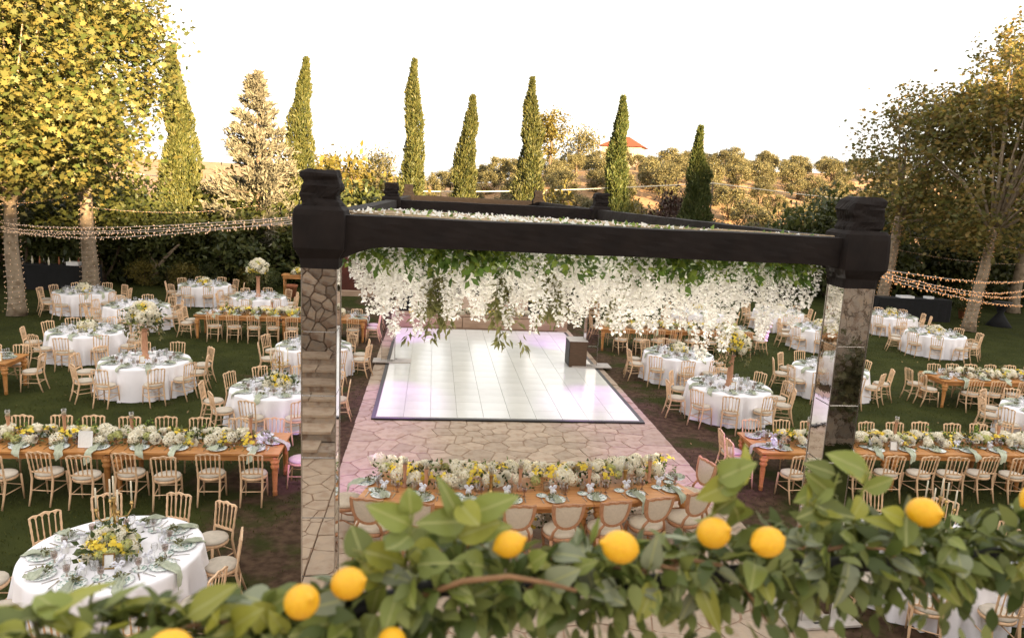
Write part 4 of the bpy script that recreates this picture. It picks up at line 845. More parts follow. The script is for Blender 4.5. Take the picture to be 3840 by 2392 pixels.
# ------------------------------------------------------------------ blossoms and arrangements
def fib(n, zmin=-.3):
    k = np.arange(n)+.5; z = 1-(1-zmin)*k/n; a = k*2.39996; q = np.sqrt(np.maximum(0, 1-z*z)); return np.stack([q*np.cos(a), q*np.sin(a), z], 1)
FLO_V = np.array([(math.cos(a)*(1.0 if k % 2 == 0 else .42), math.sin(a)*(1.0 if k % 2 == 0 else .42), .22 if k % 2 == 0 else 0) for k, a in enumerate(np.arange(8)*math.pi/4)]); FLO_F = [tuple(range(8))]
def florets(name, D, rad, size, m, seed, tilt=.25, extra=None):
    r = np.random.default_rng(seed); N = len(D); z = nrm(D+tilt*r.normal(size=D.shape)); x = nrm(np.cross(z, r.normal(size=D.shape))); y = np.cross(z, x)
    P = D*rad*(1+.07*r.normal(size=(N, 1))); S = size*r.uniform(.85, 1.15, (N, 1, 1))
    V = P[:, None]+S*(FLO_V[None, :, 0:1]*x[:, None]+FLO_V[None, :, 1:2]*y[:, None]+FLO_V[None, :, 2:3]*z[:, None]); F = (np.arange(N)[:, None]*8+np.arange(8)[None])
    return np_mesh(name, V, F, m)
HYW = [florets('blossom', fib(75, -.5), .080, .026, hyd_w, 300+i) for i in range(2)]
HYG = [florets('blossom', fib(70, -.5), .066, .022, hyd_g, 310+i) for i in range(2)]
def rose_mesh(seed):
    r = np.random.default_rng(seed); V, F = [], []
    for ring, (rad, h, n, tl) in enumerate(((.014, .052, 4, .2), (.026, .050, 5, .45), (.038, .042, 6, .8), (.048, .03, 7, 1.2))):
        for k in range(n):
            a = 2*math.pi*(k+.37*ring)/n; w = 1.25*math.pi/n
            for (da, rr, z) in ((-w, rad*.75, -.01), (w, rad*.75, -.01), (w*1.05, rad*(1+.25*tl), h*.8), (0, rad*(1.1+.35*tl), h), (-w*1.05, rad*(1+.25*tl), h*.8)): V.append((rr*math.cos(a+da), rr*math.sin(a+da), z))
            q = len(V)-5; F.append((q, q+1, q+2, q+3, q+4))
    return np_mesh('blossom', V, F, rose_m)
ROS = [rose_mesh(320), rose_mesh(321)]
def daisy_mesh(seed):
    r = np.random.default_rng(seed); V, F = [], []
    for k in range(13):
        c = np.array([r.normal(0, .036), r.normal(0, .036), r.uniform(.0, .04)]); t = nrm(np.array([c[0]*6, c[1]*6, .8])); x = nrm(np.cross(t, r.normal(size=3))); y = np.cross(t, x)
        for j in range(12):
            a = j*math.pi/6; q = .026*(1 if j % 2 == 0 else .6); V.append(c+x*q*math.cos(a)+y*q*math.sin(a)+t*(.004 if j % 2 == 0 else 0))
        F.append(tuple(range(len(V)-12, len(V))))
    return np_mesh('blossom', V, F, daisy_m)
DAI = [daisy_mesh(330), daisy_mesh(331)]
SMW = [florets('blossom', fib(14, .1), .035, .02, rose_m, 340)]
def pick_blossom():
    q = random.random()
    if q < .38: return random.choice(HYW), random.uniform(.85, 1.3)
    if q < .50: return random.choice(HYG), random.uniform(.85, 1.2)
    if q < .68: return random.choice(ROS), random.uniform(1.1, 1.6)
    if q < .91: return random.choice(DAI), random.uniform(1.0, 1.45)
    return SMW[0], random.uniform(.8, 1.3)
def put_blossoms(t, pts, nors):
    for p, n in zip(pts, nors):
        me, s = pick_blossom(); e = Vector(n).to_track_quat('Z', 'Y').to_euler(); obj('blossom', me, t, p, e, s)
def foliage_round(rad, h, n, seed, z0=0.0, m=leaf_dec, size=.085):
    r = np.random.default_rng(seed); d = fib(n, .0)+r.normal(size=(n, 3))*.15; P = d*np.array((rad, rad, h))*r.uniform(.7, 1.28, (n, 1)); P[:, 2] = np.abs(P[:, 2])+z0; return leaves('foliage', P, r.uniform(.7, 1.3, n)*size, m, d+np.array([0, 0, .2]), .5, r=r)
FR = [foliage_round(.25, .24, 230, 350+i) for i in range(3)]
FRT = foliage_round(.33, .34, 420, 355, size=.10)
def trail_mesh(seed):
    r = np.random.default_rng(seed); P, D = [], []
    for k in range(9):
        a = r.uniform(0, 6.283); n = 26; t = r.random(n); L = r.uniform(.25, .6); rr = .26+.08*np.sin(t*2); P.append(np.stack([rr*np.cos(a), rr*np.sin(a), .08-t*L], 1)+r.normal(size=(n, 3))*.025); D.append(np.tile((math.cos(a)*.4, math.sin(a)*.4, -1), (n, 1)))
    return leaves('trailing_foliage', np.concatenate(P), .075, leaf_sprig, np.concatenate(D), .5, r=r)
TRL = trail_mesh(360)
def sprigs_mesh(seed, L):
    r = np.random.default_rng(seed); P, D = [], []
    for k in range(int(L*2.6)+2):
        x = r.uniform(-L/2, L/2); y = r.uniform(-.12, .12); h = r.uniform(.12, .26); n = 16; t = np.linspace(.2, 1, n); P.append(np.stack([x+.05*np.sin(t*3+k), np.full(n, y), .14+t*h], 1)); D.append(r.normal(size=(n, 3))+np.array([0, 0, .3]))
    return leaves('tall_sprigs', np.concatenate(P), .05, leaf_wist if seed % 2 else leaf_sprig, np.concatenate(D), .3, r=r)
def round_arrangement(loc, label, group=None, rad=.24, n=34, z0=.0, tall=False):
    t = thing('flower_arrangement', label, 'flowers', loc, random.uniform(0, 6.28), group); h = rad*(1.05 if not tall else 1.15)
    obj('foliage', FRT if tall else random.choice(FR), t, (0, 0, z0), (0, 0, 0), rad/(.33 if tall else .25))
    d = fib(n, -.1 if tall else .12); pts = [(p[0]*rad*random.uniform(.88, 1.05), p[1]*rad*random.uniform(.88, 1.05), z0+max(.02, p[2]*h*random.uniform(.9, 1.05)) if not tall else z0+p[2]*h+.1) for p in d]
    put_blossoms(t, pts, d)
    if tall: obj('trailing_foliage', TRL, t, (0, 0, z0+.05), (0, 0, random.uniform(0, 6)), rad/.30)
    return t
def runner(loc, rz, L, label, w=.20, h=.20, n=None, arc=None):
    t = thing('flower_runner', label, 'flowers', loc, rz); n = n or int(L*28); r = np.random.default_rng(int(L*100)+int(abs(loc[0])*10))
    def bend(x): return 0.0 if arc is None else arc(x)
    m = int(L*190); x = r.uniform(-L/2, L/2, m); a = r.uniform(0, math.pi, m); P = np.stack([x, w*np.cos(a)*r.uniform(.7, 1.35, m)+np.array([bend(q) for q in x]), h*np.sin(a)*r.uniform(.35, 1.12, m)], 1)
    obj('foliage', leaves('foliage', P, r.uniform(.05, .10, m), leaf_dec, np.stack([r.normal(0, .4, m), np.cos(a), np.sin(a)], 1), .5, r=r), t)
    pts, nr = [], []
    for k in range(n):
        x = -L/2+L*(k+.5)/n+random.uniform(-.05, .05); a = random.choice((.45, .9, 1.35, 1.75, 2.2, 2.7))+random.uniform(-.2, .2)
        pts.append((x, w*.95*math.cos(a)+bend(x), h*math.sin(a)*random.uniform(.85, 1.02))); nr.append((random.uniform(-.2, .2), math.cos(a), math.sin(a)))
    put_blossoms(t, pts, nr)
    tag(obj('tall_sprigs', sprigs_mesh(int(L*10), L), t), kind='stuff')
    return t

# ------------------------------------------------------------------ tableware
b = MB(); b.lathe([(.0, .004), (.085, .004), (.10, .010), (.150, .020), (.152, .024), (.10, .016), (.085, .010), (0, .009)], 24); PLATE = b.mesh('dinner_plate', plate_m)
b = MB(); b.lathe([(.0, .003), (.05, .003), (.082, .012), (.083, .015), (.05, .008), (0, .007)], 18); SIDE = b.mesh('side_plate', plate_m)
def napkin_mesh(seed, drop=.20):
    r = random.Random(seed); sw = r.uniform(-.05, .05); path = [(-.07, .03), (-.03, .065), (0.0, .04), (.045, .05), (.10, .038), (.16, .030), (.215, .014), (.252, -.015), (.262, -.015-drop*.5), (.266, -.02-drop)]
    if drop < .03: path = [(y*.62, max(z, .012)+.012*(i % 3)) for i, (y, z) in enumerate(path[:8])]+[(.150, .03), (.135, .045)]
    wd = [.055, .045, .022, .045, .06, .065, .06, .058, .06, .045]; V = []; nw = 9
    for i, (y, z) in enumerate(path):
        for k in range(nw):
            u = (k/(nw-1)-.5)*2; f = i/9; V.append((u*wd[i]*(1+.15*math.sin(i*2.1+seed))+sw*f*f*1.6+.006*r.uniform(-1, 1), -y+(.010*math.sin(u*5+seed) if i > 6 else 0), z+.020*math.cos(u*8+seed+i*.7)*(1 if i < 6 else .15)+(u*.03*(1 if seed % 2 else -1) if i == 9 else 0)))
    F = [(i*nw+k, i*nw+k+1, (i+1)*nw+k+1, (i+1)*nw+k) for i in range(len(path)-1) for k in range(nw-1)]; b = MB(); b.add(V, F, True); return b.mesh('napkin', napkin_m)
NAPK = [napkin_mesh(i, (.05, .12, .01, .16, .02, .08, .015)[i]) for i in range(7)]
def sprig_small(seed):
    r = np.random.default_rng(seed); n = 46; a = r.normal(0, .8, n); t = r.random(n); P = np.stack([.10*t*np.sin(a), .09*t*np.cos(a), .035+.03*r.random(n)], 1); D = np.stack([np.sin(a), np.cos(a), np.full(n, .35)], 1); return leaves('leaf_sprig', P, r.uniform(.035, .065, n), leaf_sprig, D, .4, tv=SLIM_V*np.array([1.5, 1, 1]), r=r)
SPR = [sprig_small(400+i) for i in range(3)]
b = MB(); b.lathe([(.034, 0), (.030, .004), (.006, .010), (.005, .075), (.02, .09), (.036, .115), (.040, .15), (.036, .185), (.0345, .185), (.038, .15), (.033, .116), (0, .094)], 12); GL1 = b.mesh('wine_glass', glass_m); GLV = b
b = MB(); b.lathe([(.032, 0), (.010, .012), (.009, .045), (.034, .075), (.039, .135), (.037, .135), (.032, .078), (0, .055)], 12); GL2 = b.mesh('goblet', glass_t)
b = MB(); b.lathe([(.038, 0), (.040, .005), (.040, .07), (.036, .078), (0, .078)], 14); FAV = b.mesh('favour_jar', white_m)
b = MB()
for s in (-1, 1):
    b.tube([(0, 0, .08), (s*.03, .004, .112), (s*.058, 0, .104), (s*.045, -.006, .083), (0, 0, .082)], [.008, .014, .013, .012, .006], 6)
    b.tube([(0, 0, .08), (s*.02, -.038, .06), (s*.03, -.046, .025)], [.007, .009, .007], 5)
BOW = b.mesh('bow', bow_m)
b = MB(); b.box((0, 0, .004), (.009, .17, .005)); b.box((0, .075, .004), (.022, .05, .004)); FORK = b.mesh('fork', silver)
b = MB(); b.box((0, 0, .004), (.010, .09, .005), 0); b.box((0, .075, .004), (.018, .10, .003)); KNIFE = b.mesh('knife', silver)
b = MB(); b.lathe([(.036, 0), (.036, .055), (.030, .06), (0, .056)], 14); VOT = b.mesh('wax', candle_m)
b = MB(); b.lathe([(.047, 0), (.048, .13), (.046, .13), (.045, .004), (0, .003)], 14); VOG = b.mesh('glass_cup', glass_m)
FARGLASS = MB()
def setting(x, y, z, rz, desc, near=True, full=True):
    """rz: direction in which the guest faces (local +Y points to the table centre)"""
    co, si = math.cos(rz), math.sin(rz)
    def W(px, py, pz=0): return (x+px*co-py*si, y+px*si+py*co, z+pz)
    j = lambda a: random.uniform(-a, a)
    def put(name, me, p, r, label, cat, g, s=1.0): o = obj(name, me, None, p, (0, 0, r), s); tag(o, '%s %s' % (label, desc), cat, '%s %s' % (g, desc)); return o
    put('dinner_plate', PLATE, W(0, 0, .001), rz+j(3), 'green printed dinner plate on', 'plate', 'dinner plates on')
    put('napkin', random.choice(NAPK), W(j(.03), .0, .006), rz+j(.45), 'sage green napkin hanging from', 'napkin', 'napkins on')
    put('leaf_sprig', random.choice(SPR), W(j(.03), .0, .006), rz+j(.6), 'olive leaf sprig on', 'sprig', 'leaf sprigs on')
    if near:
        put('side_plate', SIDE, W(-.17+j(.02), .17+j(.02), .001), rz+j(3), 'small side plate on', 'plate', 'side plates on')
        put('wine_glass', GL1, W(.13+j(.03), .22+j(.03), .001), j(3), 'clear wine glass on', 'glass', 'wine glasses on')
        put('goblet', GL2, W(.20+j(.02), .18+j(.02), .001), j(3), 'smoky glass goblet on', 'glass', 'goblets on')
    else:
        for (px, py, q) in ((.13, .22, GLV), (.21, .17, GLV)):
            p = W(px+j(.03), py+j(.03), .001); FARGLASS.add([(p[0]+v[0], p[1]+v[1], p[2]+v[2]) for v in q.v], q.f, True)
    f = put('favour_jar', FAV, W(-.03+j(.05), .235+j(.02), .001), rz+j(.5), 'white bow tied jar on', 'favour', 'favour jars on'); obj('bow', BOW, f, (0, 0, 0), (0, 0, j(.5)), 1.15)
    if full:
        put('fork', FORK, W(-.20, -.02, .001), rz, 'silver fork on', 'fork', 'forks on'); put('knife', KNIFE, W(.19, -.02, .001), rz, 'silver knife on', 'knife', 'knives on')
def votive(x, y, z, desc, k=''):
    t = thing('votive_candle', '%scream votive candle in a clear glass on %s' % (k, desc), 'candle', (x, y, z), 0, 'votive candles on '+desc); obj('wax', VOT, t, (0, 0, .004)); obj('glass_cup', VOG, t)
def candelabra(x, y, z, label, desc, s=1.0):
    t = thing('candelabra', label, 'candelabra', (x, y, z), random.uniform(0, .4)); b = MB(); b.lathe([(.07, 0), (.05, .03), (.016, .06), (.02, .18), (.028, .22), (.015, .27), (.018, .52), (.03, .55), (.014, .6), (.026, .68), (.03, .69), (0, .69)], 10); b.build('stem', brass, t)
    cm_ = MB(); cm_.lathe([(.011, 0), (.010, .26), (.002, .265), (0, .265)], 8); cme = cm_.mesh('taper_candle', candle_m)
    for k in range(4):
        a = k*math.pi/2+.35; c, s_ = math.cos(a), math.sin(a); b = MB(); b.tube([(0, 0, .50), (.06*c, .06*s_, .42), (.14*c, .14*s_, .42), (.19*c, .19*s_, .50), (.19*c, .19*s_, .555)], [.009, .008, .008, .008, .009], 6); b.lathe([(.010, 0), (.028, .012), (.018, .022), (.016, .045)], 9, (.19*c, .19*s_, .55)); b.build('arm', brass, t)
        p = Vector((x, y, z))+Matrix.Rotation(t.rotation_euler.z, 3, 'Z') @ Vector((.19*c, .19*s_, .585)); tag(obj('taper_candle', cme, None, p), 'ivory taper candle on a candelabra arm, '+desc, 'candle', 'arm candles on '+desc)
    tag(obj('taper_candle', cme, None, (x, y, z+.69)), 'central ivory taper candle of the candelabra, '+desc, 'candle')
def candlestick(x, y, z, h, label, group, m=stick_wood, desc=''):
    t = thing('candlestick', label, 'candlestick', (x, y, z), 0, group); b = MB(); b.lathe([(.05, 0), (.05, .02), (.03, .04), (.027, .1), (.034, .12), (.024, .15), (.028, h-.06), (.036, h-.04), (.03, h-.02), (.042, h), (0, h)], 12); b.build('column', m, t)
    obj('glass_cup', VOG, t, (0, 0, h), (0, 0, 0), .8); obj('wax', VOT, t, (0, 0, h+.003), (0, 0, 0), .85)
def photo_frame(x, y, z, rz, label, w=.13, h=.18, m=brass):
    t = thing('card_frame', label, 'frame', (x, y, z), rz); t.rotation_euler = (R(-12), 0, rz); b = MB()
    for c, d in (((0, 0, .008), (w, .014, .016)), ((0, 0, h-.008), (w, .014, .016)), ((-w/2+.008, 0, h/2), (.016, .014, h-.033)), ((w/2-.008, 0, h/2), (.016, .014, h-.033))): b.box(c, d)
    b.build('frame', m, t); b = MB(); b.box((0, .002, h/2), (w-.03, .005, h-.03)); b.build('card', paper_m, t); b = MB(); b.tube([(0, .01, h*.7), (0, .075, .018)], .005, 5); b.build('strut', m, t)

# ------------------------------------------------------------------ round tables
def cloth_mesh(Rr, seed, H=.765):
    r = np.random.default_rng(seed); n = 150; V = []; rings = [(0.0, H), (.5, H), (.9, H), (.985, H), (1.0, H-.006), (1.006, H-.03)]+[(1.006+.05*t, H*(1-t)+.012*t) for t in np.linspace(.10, 1, 9)]
    ph = r.uniform(0, 6.283, 5); base = np.arange(n)/n*6.283; warp = base+.10*np.sin(3*base+ph[0])+.07*np.sin(5*base+ph[1])
    for i, (f, z) in enumerate(rings):
        t = max(0.0, (H-z)/H); amp = .066*min(1, t*2.2)**.8*(.35+.65*t)
        for k in range(n):
            a = base[k]; w = warp[k]; q = f*Rr+amp*(math.sin(19*w+ph[2])+.45*math.sin(31*w+ph[3])+.5*math.sin(9*w+ph[4])) if t > .02 else f*Rr
            V.append((q*math.cos(a), q*math.sin(a), z+(.010*math.sin(19*w+ph[2]) if i == len(rings)-1 else 0)))
    m = len(rings); F = [((i+1)*n+k, (i+1)*n+(k+1) % n, i*n+(k+1) % n, i*n+k) for i in range(1, m-1) for k in range(n)]+[(0, n+k, n+(k+1) % n) for k in range(n)]
    b = MB(); b.add(V, F, True); return b.mesh('tablecloth', cloth)
CLO = [cloth_mesh(1.0, 500+i) for i in range(4)]
b = MB(); b.lathe([(.05, 0), (.96, 0), (.96, .025), (0, .025)], 32); RTT = b.mesh('tabletop', wood_dark)
b = MB(); b.tube([(0, 0, 0), (0, 0, .73)], .022, 6); RTL = b.mesh('leg', wood_dark)
SECT = ['right', 'far right', 'far', 'far left', 'left', 'near left', 'near', 'near right']
def sector(a): return SECT[int(round((a % 6.2832)/(math.pi/4))) % 8]
def round_table(cx, cy, desc, n=10, a0=0.0, near=False, full=False, centre='low', skip=(), rc=1.20, nset=None, vot=4):
    t = thing('round_table', 'folding table under the cloth of '+desc, 'table', (cx, cy, 0)); obj('tabletop', RTT, t, (0, 0, .735))
    for k in range(4): obj('leg', RTL, t, (.55*math.cos(k*1.571+.7), .55*math.sin(k*1.571+.7), 0))
    tag(obj('tablecloth', random.choice(CLO), None, (cx, cy, 0), (0, 0, random.uniform(0, 6.28))), 'white floor length cloth on '+desc, 'tablecloth')
    view = math.atan2(-cy, -cx)+math.pi/2
    for k in range(n):
        a = a0+2*math.pi*k/n
        if k not in skip:
            ar = a+random.uniform(-.09, .09); rr = rc+random.uniform(-.04, .16); sec = sector(a-view)
            chair(cx+rr*math.cos(ar), cy+rr*math.sin(ar), ar+math.pi/2+random.uniform(-.24, .24), 'pale wooden chair on the %s side of %s' % (sec, desc), 'chairs on the %s side of %s' % (sec, desc))
        setting(cx+.77*math.cos(a), cy+.77*math.sin(a), .766, a+math.pi/2, desc, near, full)
    Z = .766
    if centre == 'low': round_arrangement((cx, cy, Z), 'low mound of cream and yellow flowers on '+desc)
    if centre == 'tall':
        p = thing('flower_pedestal', 'tall turned wooden flower pedestal on '+desc, 'pedestal', (cx, cy, Z)); b = MB(); b.lathe([(.11, 0), (.11, .03), (.075, .06), (.085, .12), (.06, .16), (.075, .22), (.06, .60), (.07, .66), (.05, .70), (.10, .74), (.10, .76), (0, .76)], 14); b.build('column', stick_wood, p)
        round_arrangement((cx, cy, Z+.78), 'large ball of cream and yellow flowers above '+desc, None, .34, 70, .10, True)
    if centre == 'candelabra':
        candelabra(cx+.02, cy+.02, Z, 'brass candelabra rising from the flowers on '+desc, desc); round_arrangement((cx, cy-.05, Z), 'cream and yellow flowers round the candelabra, '+desc, None, .27, 42)
    for k in range(vot):
        a = random.uniform(0, 6.28); votive(cx+.40*math.cos(a), cy+.40*math.sin(a), Z, desc)
T = [
 (-3.69, 8.63, 'the round left foreground table', 10, .15, True, True, 'candelabra', ()),
 (-6.81, 18.12, 'the left pedestal round table', 10, .1, True, False, 'tall', ()),
 (-9.54, 21.30, 'the round table behind left pedestal', 10, .3, False, False, 'low', ()),
 (-12.64, 28.16, 'the round table before thick trunk', 10, .2, False, False, 'low', ()),
 (-9.83, 25.59, 'the round table hidden by pedestal flowers', 10, .45, False, False, 'none', ()),
 (-9.20, 30.91, 'the round table before golden cypress', 10, .1, False, False, 'low', ()),
 (-6.49, 28.32, 'the far pedestal round table', 10, .3, False, False, 'tall', ()),
 (-3.25, 15.95, 'the candelabra table by left pillar', 10, .05, True, False, 'candelabra', ()),
 (-3.17, 20.23, 'the round table behind left pillar', 10, .3, False, False, 'low', ()),
 (7.22, 20.38, 'the round table beside dance floor', 10, .2, True, False, 'low', ()),
 (7.34, 16.91, 'the right pedestal round table', 10, .05, True, False, 'tall', ()),
 (11.17, 19.05, 'the round table behind right pillar', 10, .3, False, False, 'low', ()),
 (14.38, 28.96, 'the round table under right blossoms', 10, .1, False, False, 'low', ()),
 (14.25, 25.29, 'the round table left of right pillar', 10, .4, False, False, 'low', ()),
 (19.3, 28.85, 'the round table right of right pillar', 10, .1, False, False, 'low', ()),
 (18.5, 24.89, 'the round table before lit trunk', 10, .45, False, False, 'low', ()),
 (14.6, 15.32, 'the round table at right edge', 10, .2, False, False, 'none', ()),
 (6.95, 8.76, 'the round right foreground table', 10, .3, True, False, 'candelabra', ()),
 (10.67, 28.26, 'the half hidden far right round table', 10, .2, False, False, 'low', ()),
]
for (cx, cy, desc, n, a0, near, full, cen, skip) in T: round_table(cx, cy, desc, n, a0, near, full, cen, skip, vot=5 if near else 2)
photo_frame(-3.58, 8.22, .768, .1, 'small gold frame with a card on the left foreground table'); photo_frame(-6.75, 17.75, .768, 0, 'small gold frame with a card on the left pedestal table')
photo_frame(7.3, 16.55, .768, -.2, 'small gold frame with a card on the right pedestal table')

# ------------------------------------------------------------------ long wooden tables
b = MB(); b.lathe([(.032, 0), (.04, .01), (.036, .06), (.044, .07), (.036, .09), (.05, .40), (.046, .47), (.068, .50), (.072, .53), (.05, .55), (.075, .585), (.08, .61), (.055, .635), (.06, .65), (.06, .69)], 14); LEG = b.mesh('leg', table_wood)
def long_unit(name, label, x0, x1, y0, y1, rz=0.0):
    L = x1-x0; w = y1-y0; t = thing(name, label, 'table', ((x0+x1)/2, (y0+y1)/2, 0), rz); nb_ = 6; bw = w/nb_
    b = MB(); b.box((0, 0, 0), (L-.006, bw-.004, .035)); me = b.mesh('plank', table_wood)
    for k in range(nb_): obj('plank', me, t, (0, -w/2+bw*(k+.5), .745+random.uniform(-.0008, .0008)))
    for s in (-1, 1):
        b = MB(); b.box((0, s*(w/2-.07), .675), (L-.20, .025, .10)); b.build('apron', table_wood, t); b = MB(); b.box((s*(L/2-.085), 0, .675), (.025, w-.17, .10)); b.build('apron', table_wood, t)
        for q in (-1, 1): obj('leg', LEG, t, (s*(L/2-.09), q*(w/2-.09), 0))
    return t
def long_table(x0, x1, y0, y1, units, desc, near, full, ends=(0, 0), runner_w=.2, sp=.62, cs=(), frames=()):
    L = (x1-x0)/units
    for k in range(units): long_unit('long_table', ('%s turned leg wooden unit of %s' % (['left', 'middle', 'right'][k] if units == 3 else ['left', 'right'][k], desc)) if units > 1 else 'turned leg wooden table, '+desc, x0+L*k+.004, x0+L*(k+1)-.004, y0, y1)
    n = int((x1-x0-.2)/sp); ym = (y0+y1)/2; ORD = ['first', 'second', 'third', 'fourth', 'fifth', 'sixth', 'seventh', 'eighth', 'ninth', 'tenth', 'eleventh', 'twelfth', 'thirteenth', 'fourteenth']
    for k in range(n):
        x = x1-.42-sp*k
        chair(x+random.uniform(-.04, .04), y0-.13+random.uniform(-.12, .04), random.uniform(-.2, .2), '%s near side chair from the right, %s' % (ORD[k], desc), 'near side chairs of '+desc)
        chair(x+random.uniform(-.04, .04), y1+.13+random.uniform(-.03, .07), math.pi+random.uniform(-.12, .12), '%s far side chair from the right, %s' % (ORD[k], desc), 'far side chairs of '+desc)
        setting(x, y0+.20, .764, 0, 'near side of '+desc, near, full); setting(x, y1-.20, .764, math.pi, 'far side of '+desc, near and full, False)
    for side, e in ((-1, ends[0]), (1, ends[1])):
        for k in range(e):
            yy = ym+(k-(e-1)/2)*.55; xx = (x0 if side < 0 else x1)+side*(.22+random.uniform(-.03, .08))
            chair(xx, yy, side*math.pi/2+random.uniform(-.15, .15), '%s chair at the %s end of %s' % ('nearer' if k == 0 else 'farther', 'left' if side < 0 else 'right', desc), 'end chairs of '+desc)
            setting((x0 if side < 0 else x1)-side*.20, yy, .764, side*math.pi/2, '%s end of ' % ('left' if side < 0 else 'right')+desc, near, full)
    runner((ym*0+(x0+x1)/2+(.18 if ends[0] else 0)-(.18 if ends[1] else 0), ym, .764), 0, x1-x0-.75*bool(ends[0])-.75*bool(ends[1]), 'long runner of cream and yellow flowers on '+desc, runner_w, .19)
    for q, k in enumerate(cs): candlestick(k, ym+.02*(-1)**q, .764, .40+.05*(q % 2), 'pinkish turned wooden candlestick in the flowers on '+desc, 'candlesticks on '+desc)
long_table(-7.75, -2.42, 11.92, 13.0, 2, 'the near left long table', True, True, (0, 1), cs=(-6.9, -6.0, -4.95, -3.0))
photo_frame(-5.55, 12.12, .766, 0, 'white framed card standing on the near left long table', .22, .27, white_m)
long_table(-7.55, -2.12, 24.1, 25.15, 2, 'the far left long table', False, False, (2, 2), cs=(-5.2, -3.9))
long_table(-14.9, -9.6, 17.45, 18.45, 2, 'the long table at the far left edge', False, False, (0, 1))
photo_frame(-9.85, 17.6, .766, .3, 'gold framed card at the right end of the far left edge table', .16, .2)
long_table(5.70, 11.1, 23.85, 24.9, 2, 'the far right long table', False, False, (0, 2))
long_table(6.08, 13.8, 12.25, 13.4, 3, 'the near right long table', True, True, (2, 0), cs=(7.25, 9.0, 11.2, 12.6))
photo_frame(8.75, 12.42, .766, -.15, 'small silver framed card on the near right long table', .15, .19, silver)
long_table(13.75, 19.2, 17.85, 18.95, 2, 'the far right edge long table', False, False, (2, 0), cs=(16.6, 17.6))
tag(FARGLASS.build('distant_glassware', glass_m), 'clear glasses standing on the distant tables', 'glass', kind='stuff')

# ------------------------------------------------------------------ head table: a shallow arc facing the dance floor
AC = (1.62, 18.65); AR = 8.72          # circle of the front edge (towards the camera)
def arc_pt(phi, rad): return (AC[0]+rad*math.sin(phi), AC[1]-rad*math.cos(phi))
PH0, PH1 = -.302, .300
HTR = R(3.2)                            # whole arc turned a little
def rotp(p):
    dx, dy = p[0]-AC[0], p[1]-(AC[1]-AR); return (AC[0]+dx*math.cos(HTR)-dy*math.sin(HTR), AC[1]-AR+dx*math.sin(HTR)+dy*math.cos(HTR))
hd = thing('head_table', 'long curved wooden head table before the dance floor', 'table', (0, 0, 0))
for u in range(3):
    a, c = PH0+(PH1-PH0)*u/3+.0006, PH0+(PH1-PH0)*(u+1)/3-.0006; n = 10
    for (ra, rb) in ((AR, AR-.55), (AR-.555, AR-1.10)):
        poly = [rotp(arc_pt(a+(c-a)*k/n, ra)) for k in range(n+1)]+[rotp(arc_pt(c+(a-c)*k/n, rb)) for k in range(n+1)]
        b = MB(); b.prism(poly, .722, .76); b.build('tabletop', table_wood2, hd)
    poly = [rotp(arc_pt(a+.01+(c-a-.02)*k/n, AR-.09)) for k in range(n+1)]+[rotp(arc_pt(c-.01+(a-c+.02)*k/n, AR-.115)) for k in range(n+1)]; b = MB(); b.prism(poly, .62, .72); b.build('apron', table_wood, hd)
    for ph in (a+.013, c-.013):
        for rr in (AR-.12, AR-.98): p = rotp(arc_pt(ph, rr)); obj('leg', LEG, hd, (p[0], p[1], .03))
HD = 'the curved head table'
nh = 8
for k in range(nh):
    ph = PH0+.035+(PH1-PH0-.07)*k/(nh-1); p = rotp(arc_pt(ph, AR+.16)); rz = ph+HTR
    shield_chair(p[0], p[1], rz, '%s cream shield backed chair from the left along the head table' % ['first', 'second', 'third', 'fourth', 'fifth', 'sixth', 'seventh', 'eighth'][k])
    p = rotp(arc_pt(ph, AR-.20)); setting(p[0], p[1], .761, rz, HD, True, True)
for ph, s, l in ((PH0-.043, -1, 'left'), (PH1+.043, 1, 'right')):
    p = rotp(arc_pt(ph, AR-.52)); shield_chair(p[0], p[1], s*math.pi/2+HTR+ph-.1*s, 'cream shield backed chair at the %s end of the head table' % l)
    p = rotp(arc_pt(ph*.90, AR-.58)); setting(p[0], p[1], .761, s*math.pi/2+HTR, '%s end of %s' % (l, HD), True, True)
rc_ = rotp(arc_pt(0, AR-.86)); rr_ = AR-.86
runner((rc_[0], rc_[1], .761), HTR, 4.75, 'long arched runner of cream and yellow flowers on the head table', .24, .27, 165, arc=lambda x: rr_-math.sqrt(rr_*rr_-x*x))
for q, ph in enumerate((-.235, -.195, -.02, .115, .245)): p = rotp(arc_pt(ph, AR-.58)); candlestick(p[0], p[1], .761, .36-.05*(q % 2), 'pinkish turned wooden candlestick before the flowers on the head table', 'wooden candlesticks on the head table')
for q, ph in enumerate((-.075, .185)): p = rotp(arc_pt(ph, AR-.50)); candlestick(p[0], p[1], .761, .30, 'slim gold candlestick before the flowers on the head table', 'gold candlesticks on the head table', brass)
for ph in (-.165, -.10, -.04, .03, .065, .15, .20, -.215, .10, .22): p = rotp(arc_pt(ph, AR-.50-random.uniform(0, .06))); votive(p[0], p[1], .761, HD)
# greenery hanging below the head table front is only a short fringe
p = rotp(arc_pt(0, AR-.95)); runner((p[0], p[1], .03), HTR, 4.4, 'flowers on the paving behind the head table', .16, .35, 40, arc=lambda x: rr_-math.sqrt(rr_*rr_-x*x))
# flowers along the stage edge and on the high table
runner((1.5, 27.25, .52), 0, 4.6, 'row of white and yellow flowers along the stage edge', .12, .16, 46)
round_arrangement((-5.75, 32.3, 1.15), 'low mound of flowers on the high wooden table', None, .24, 18)
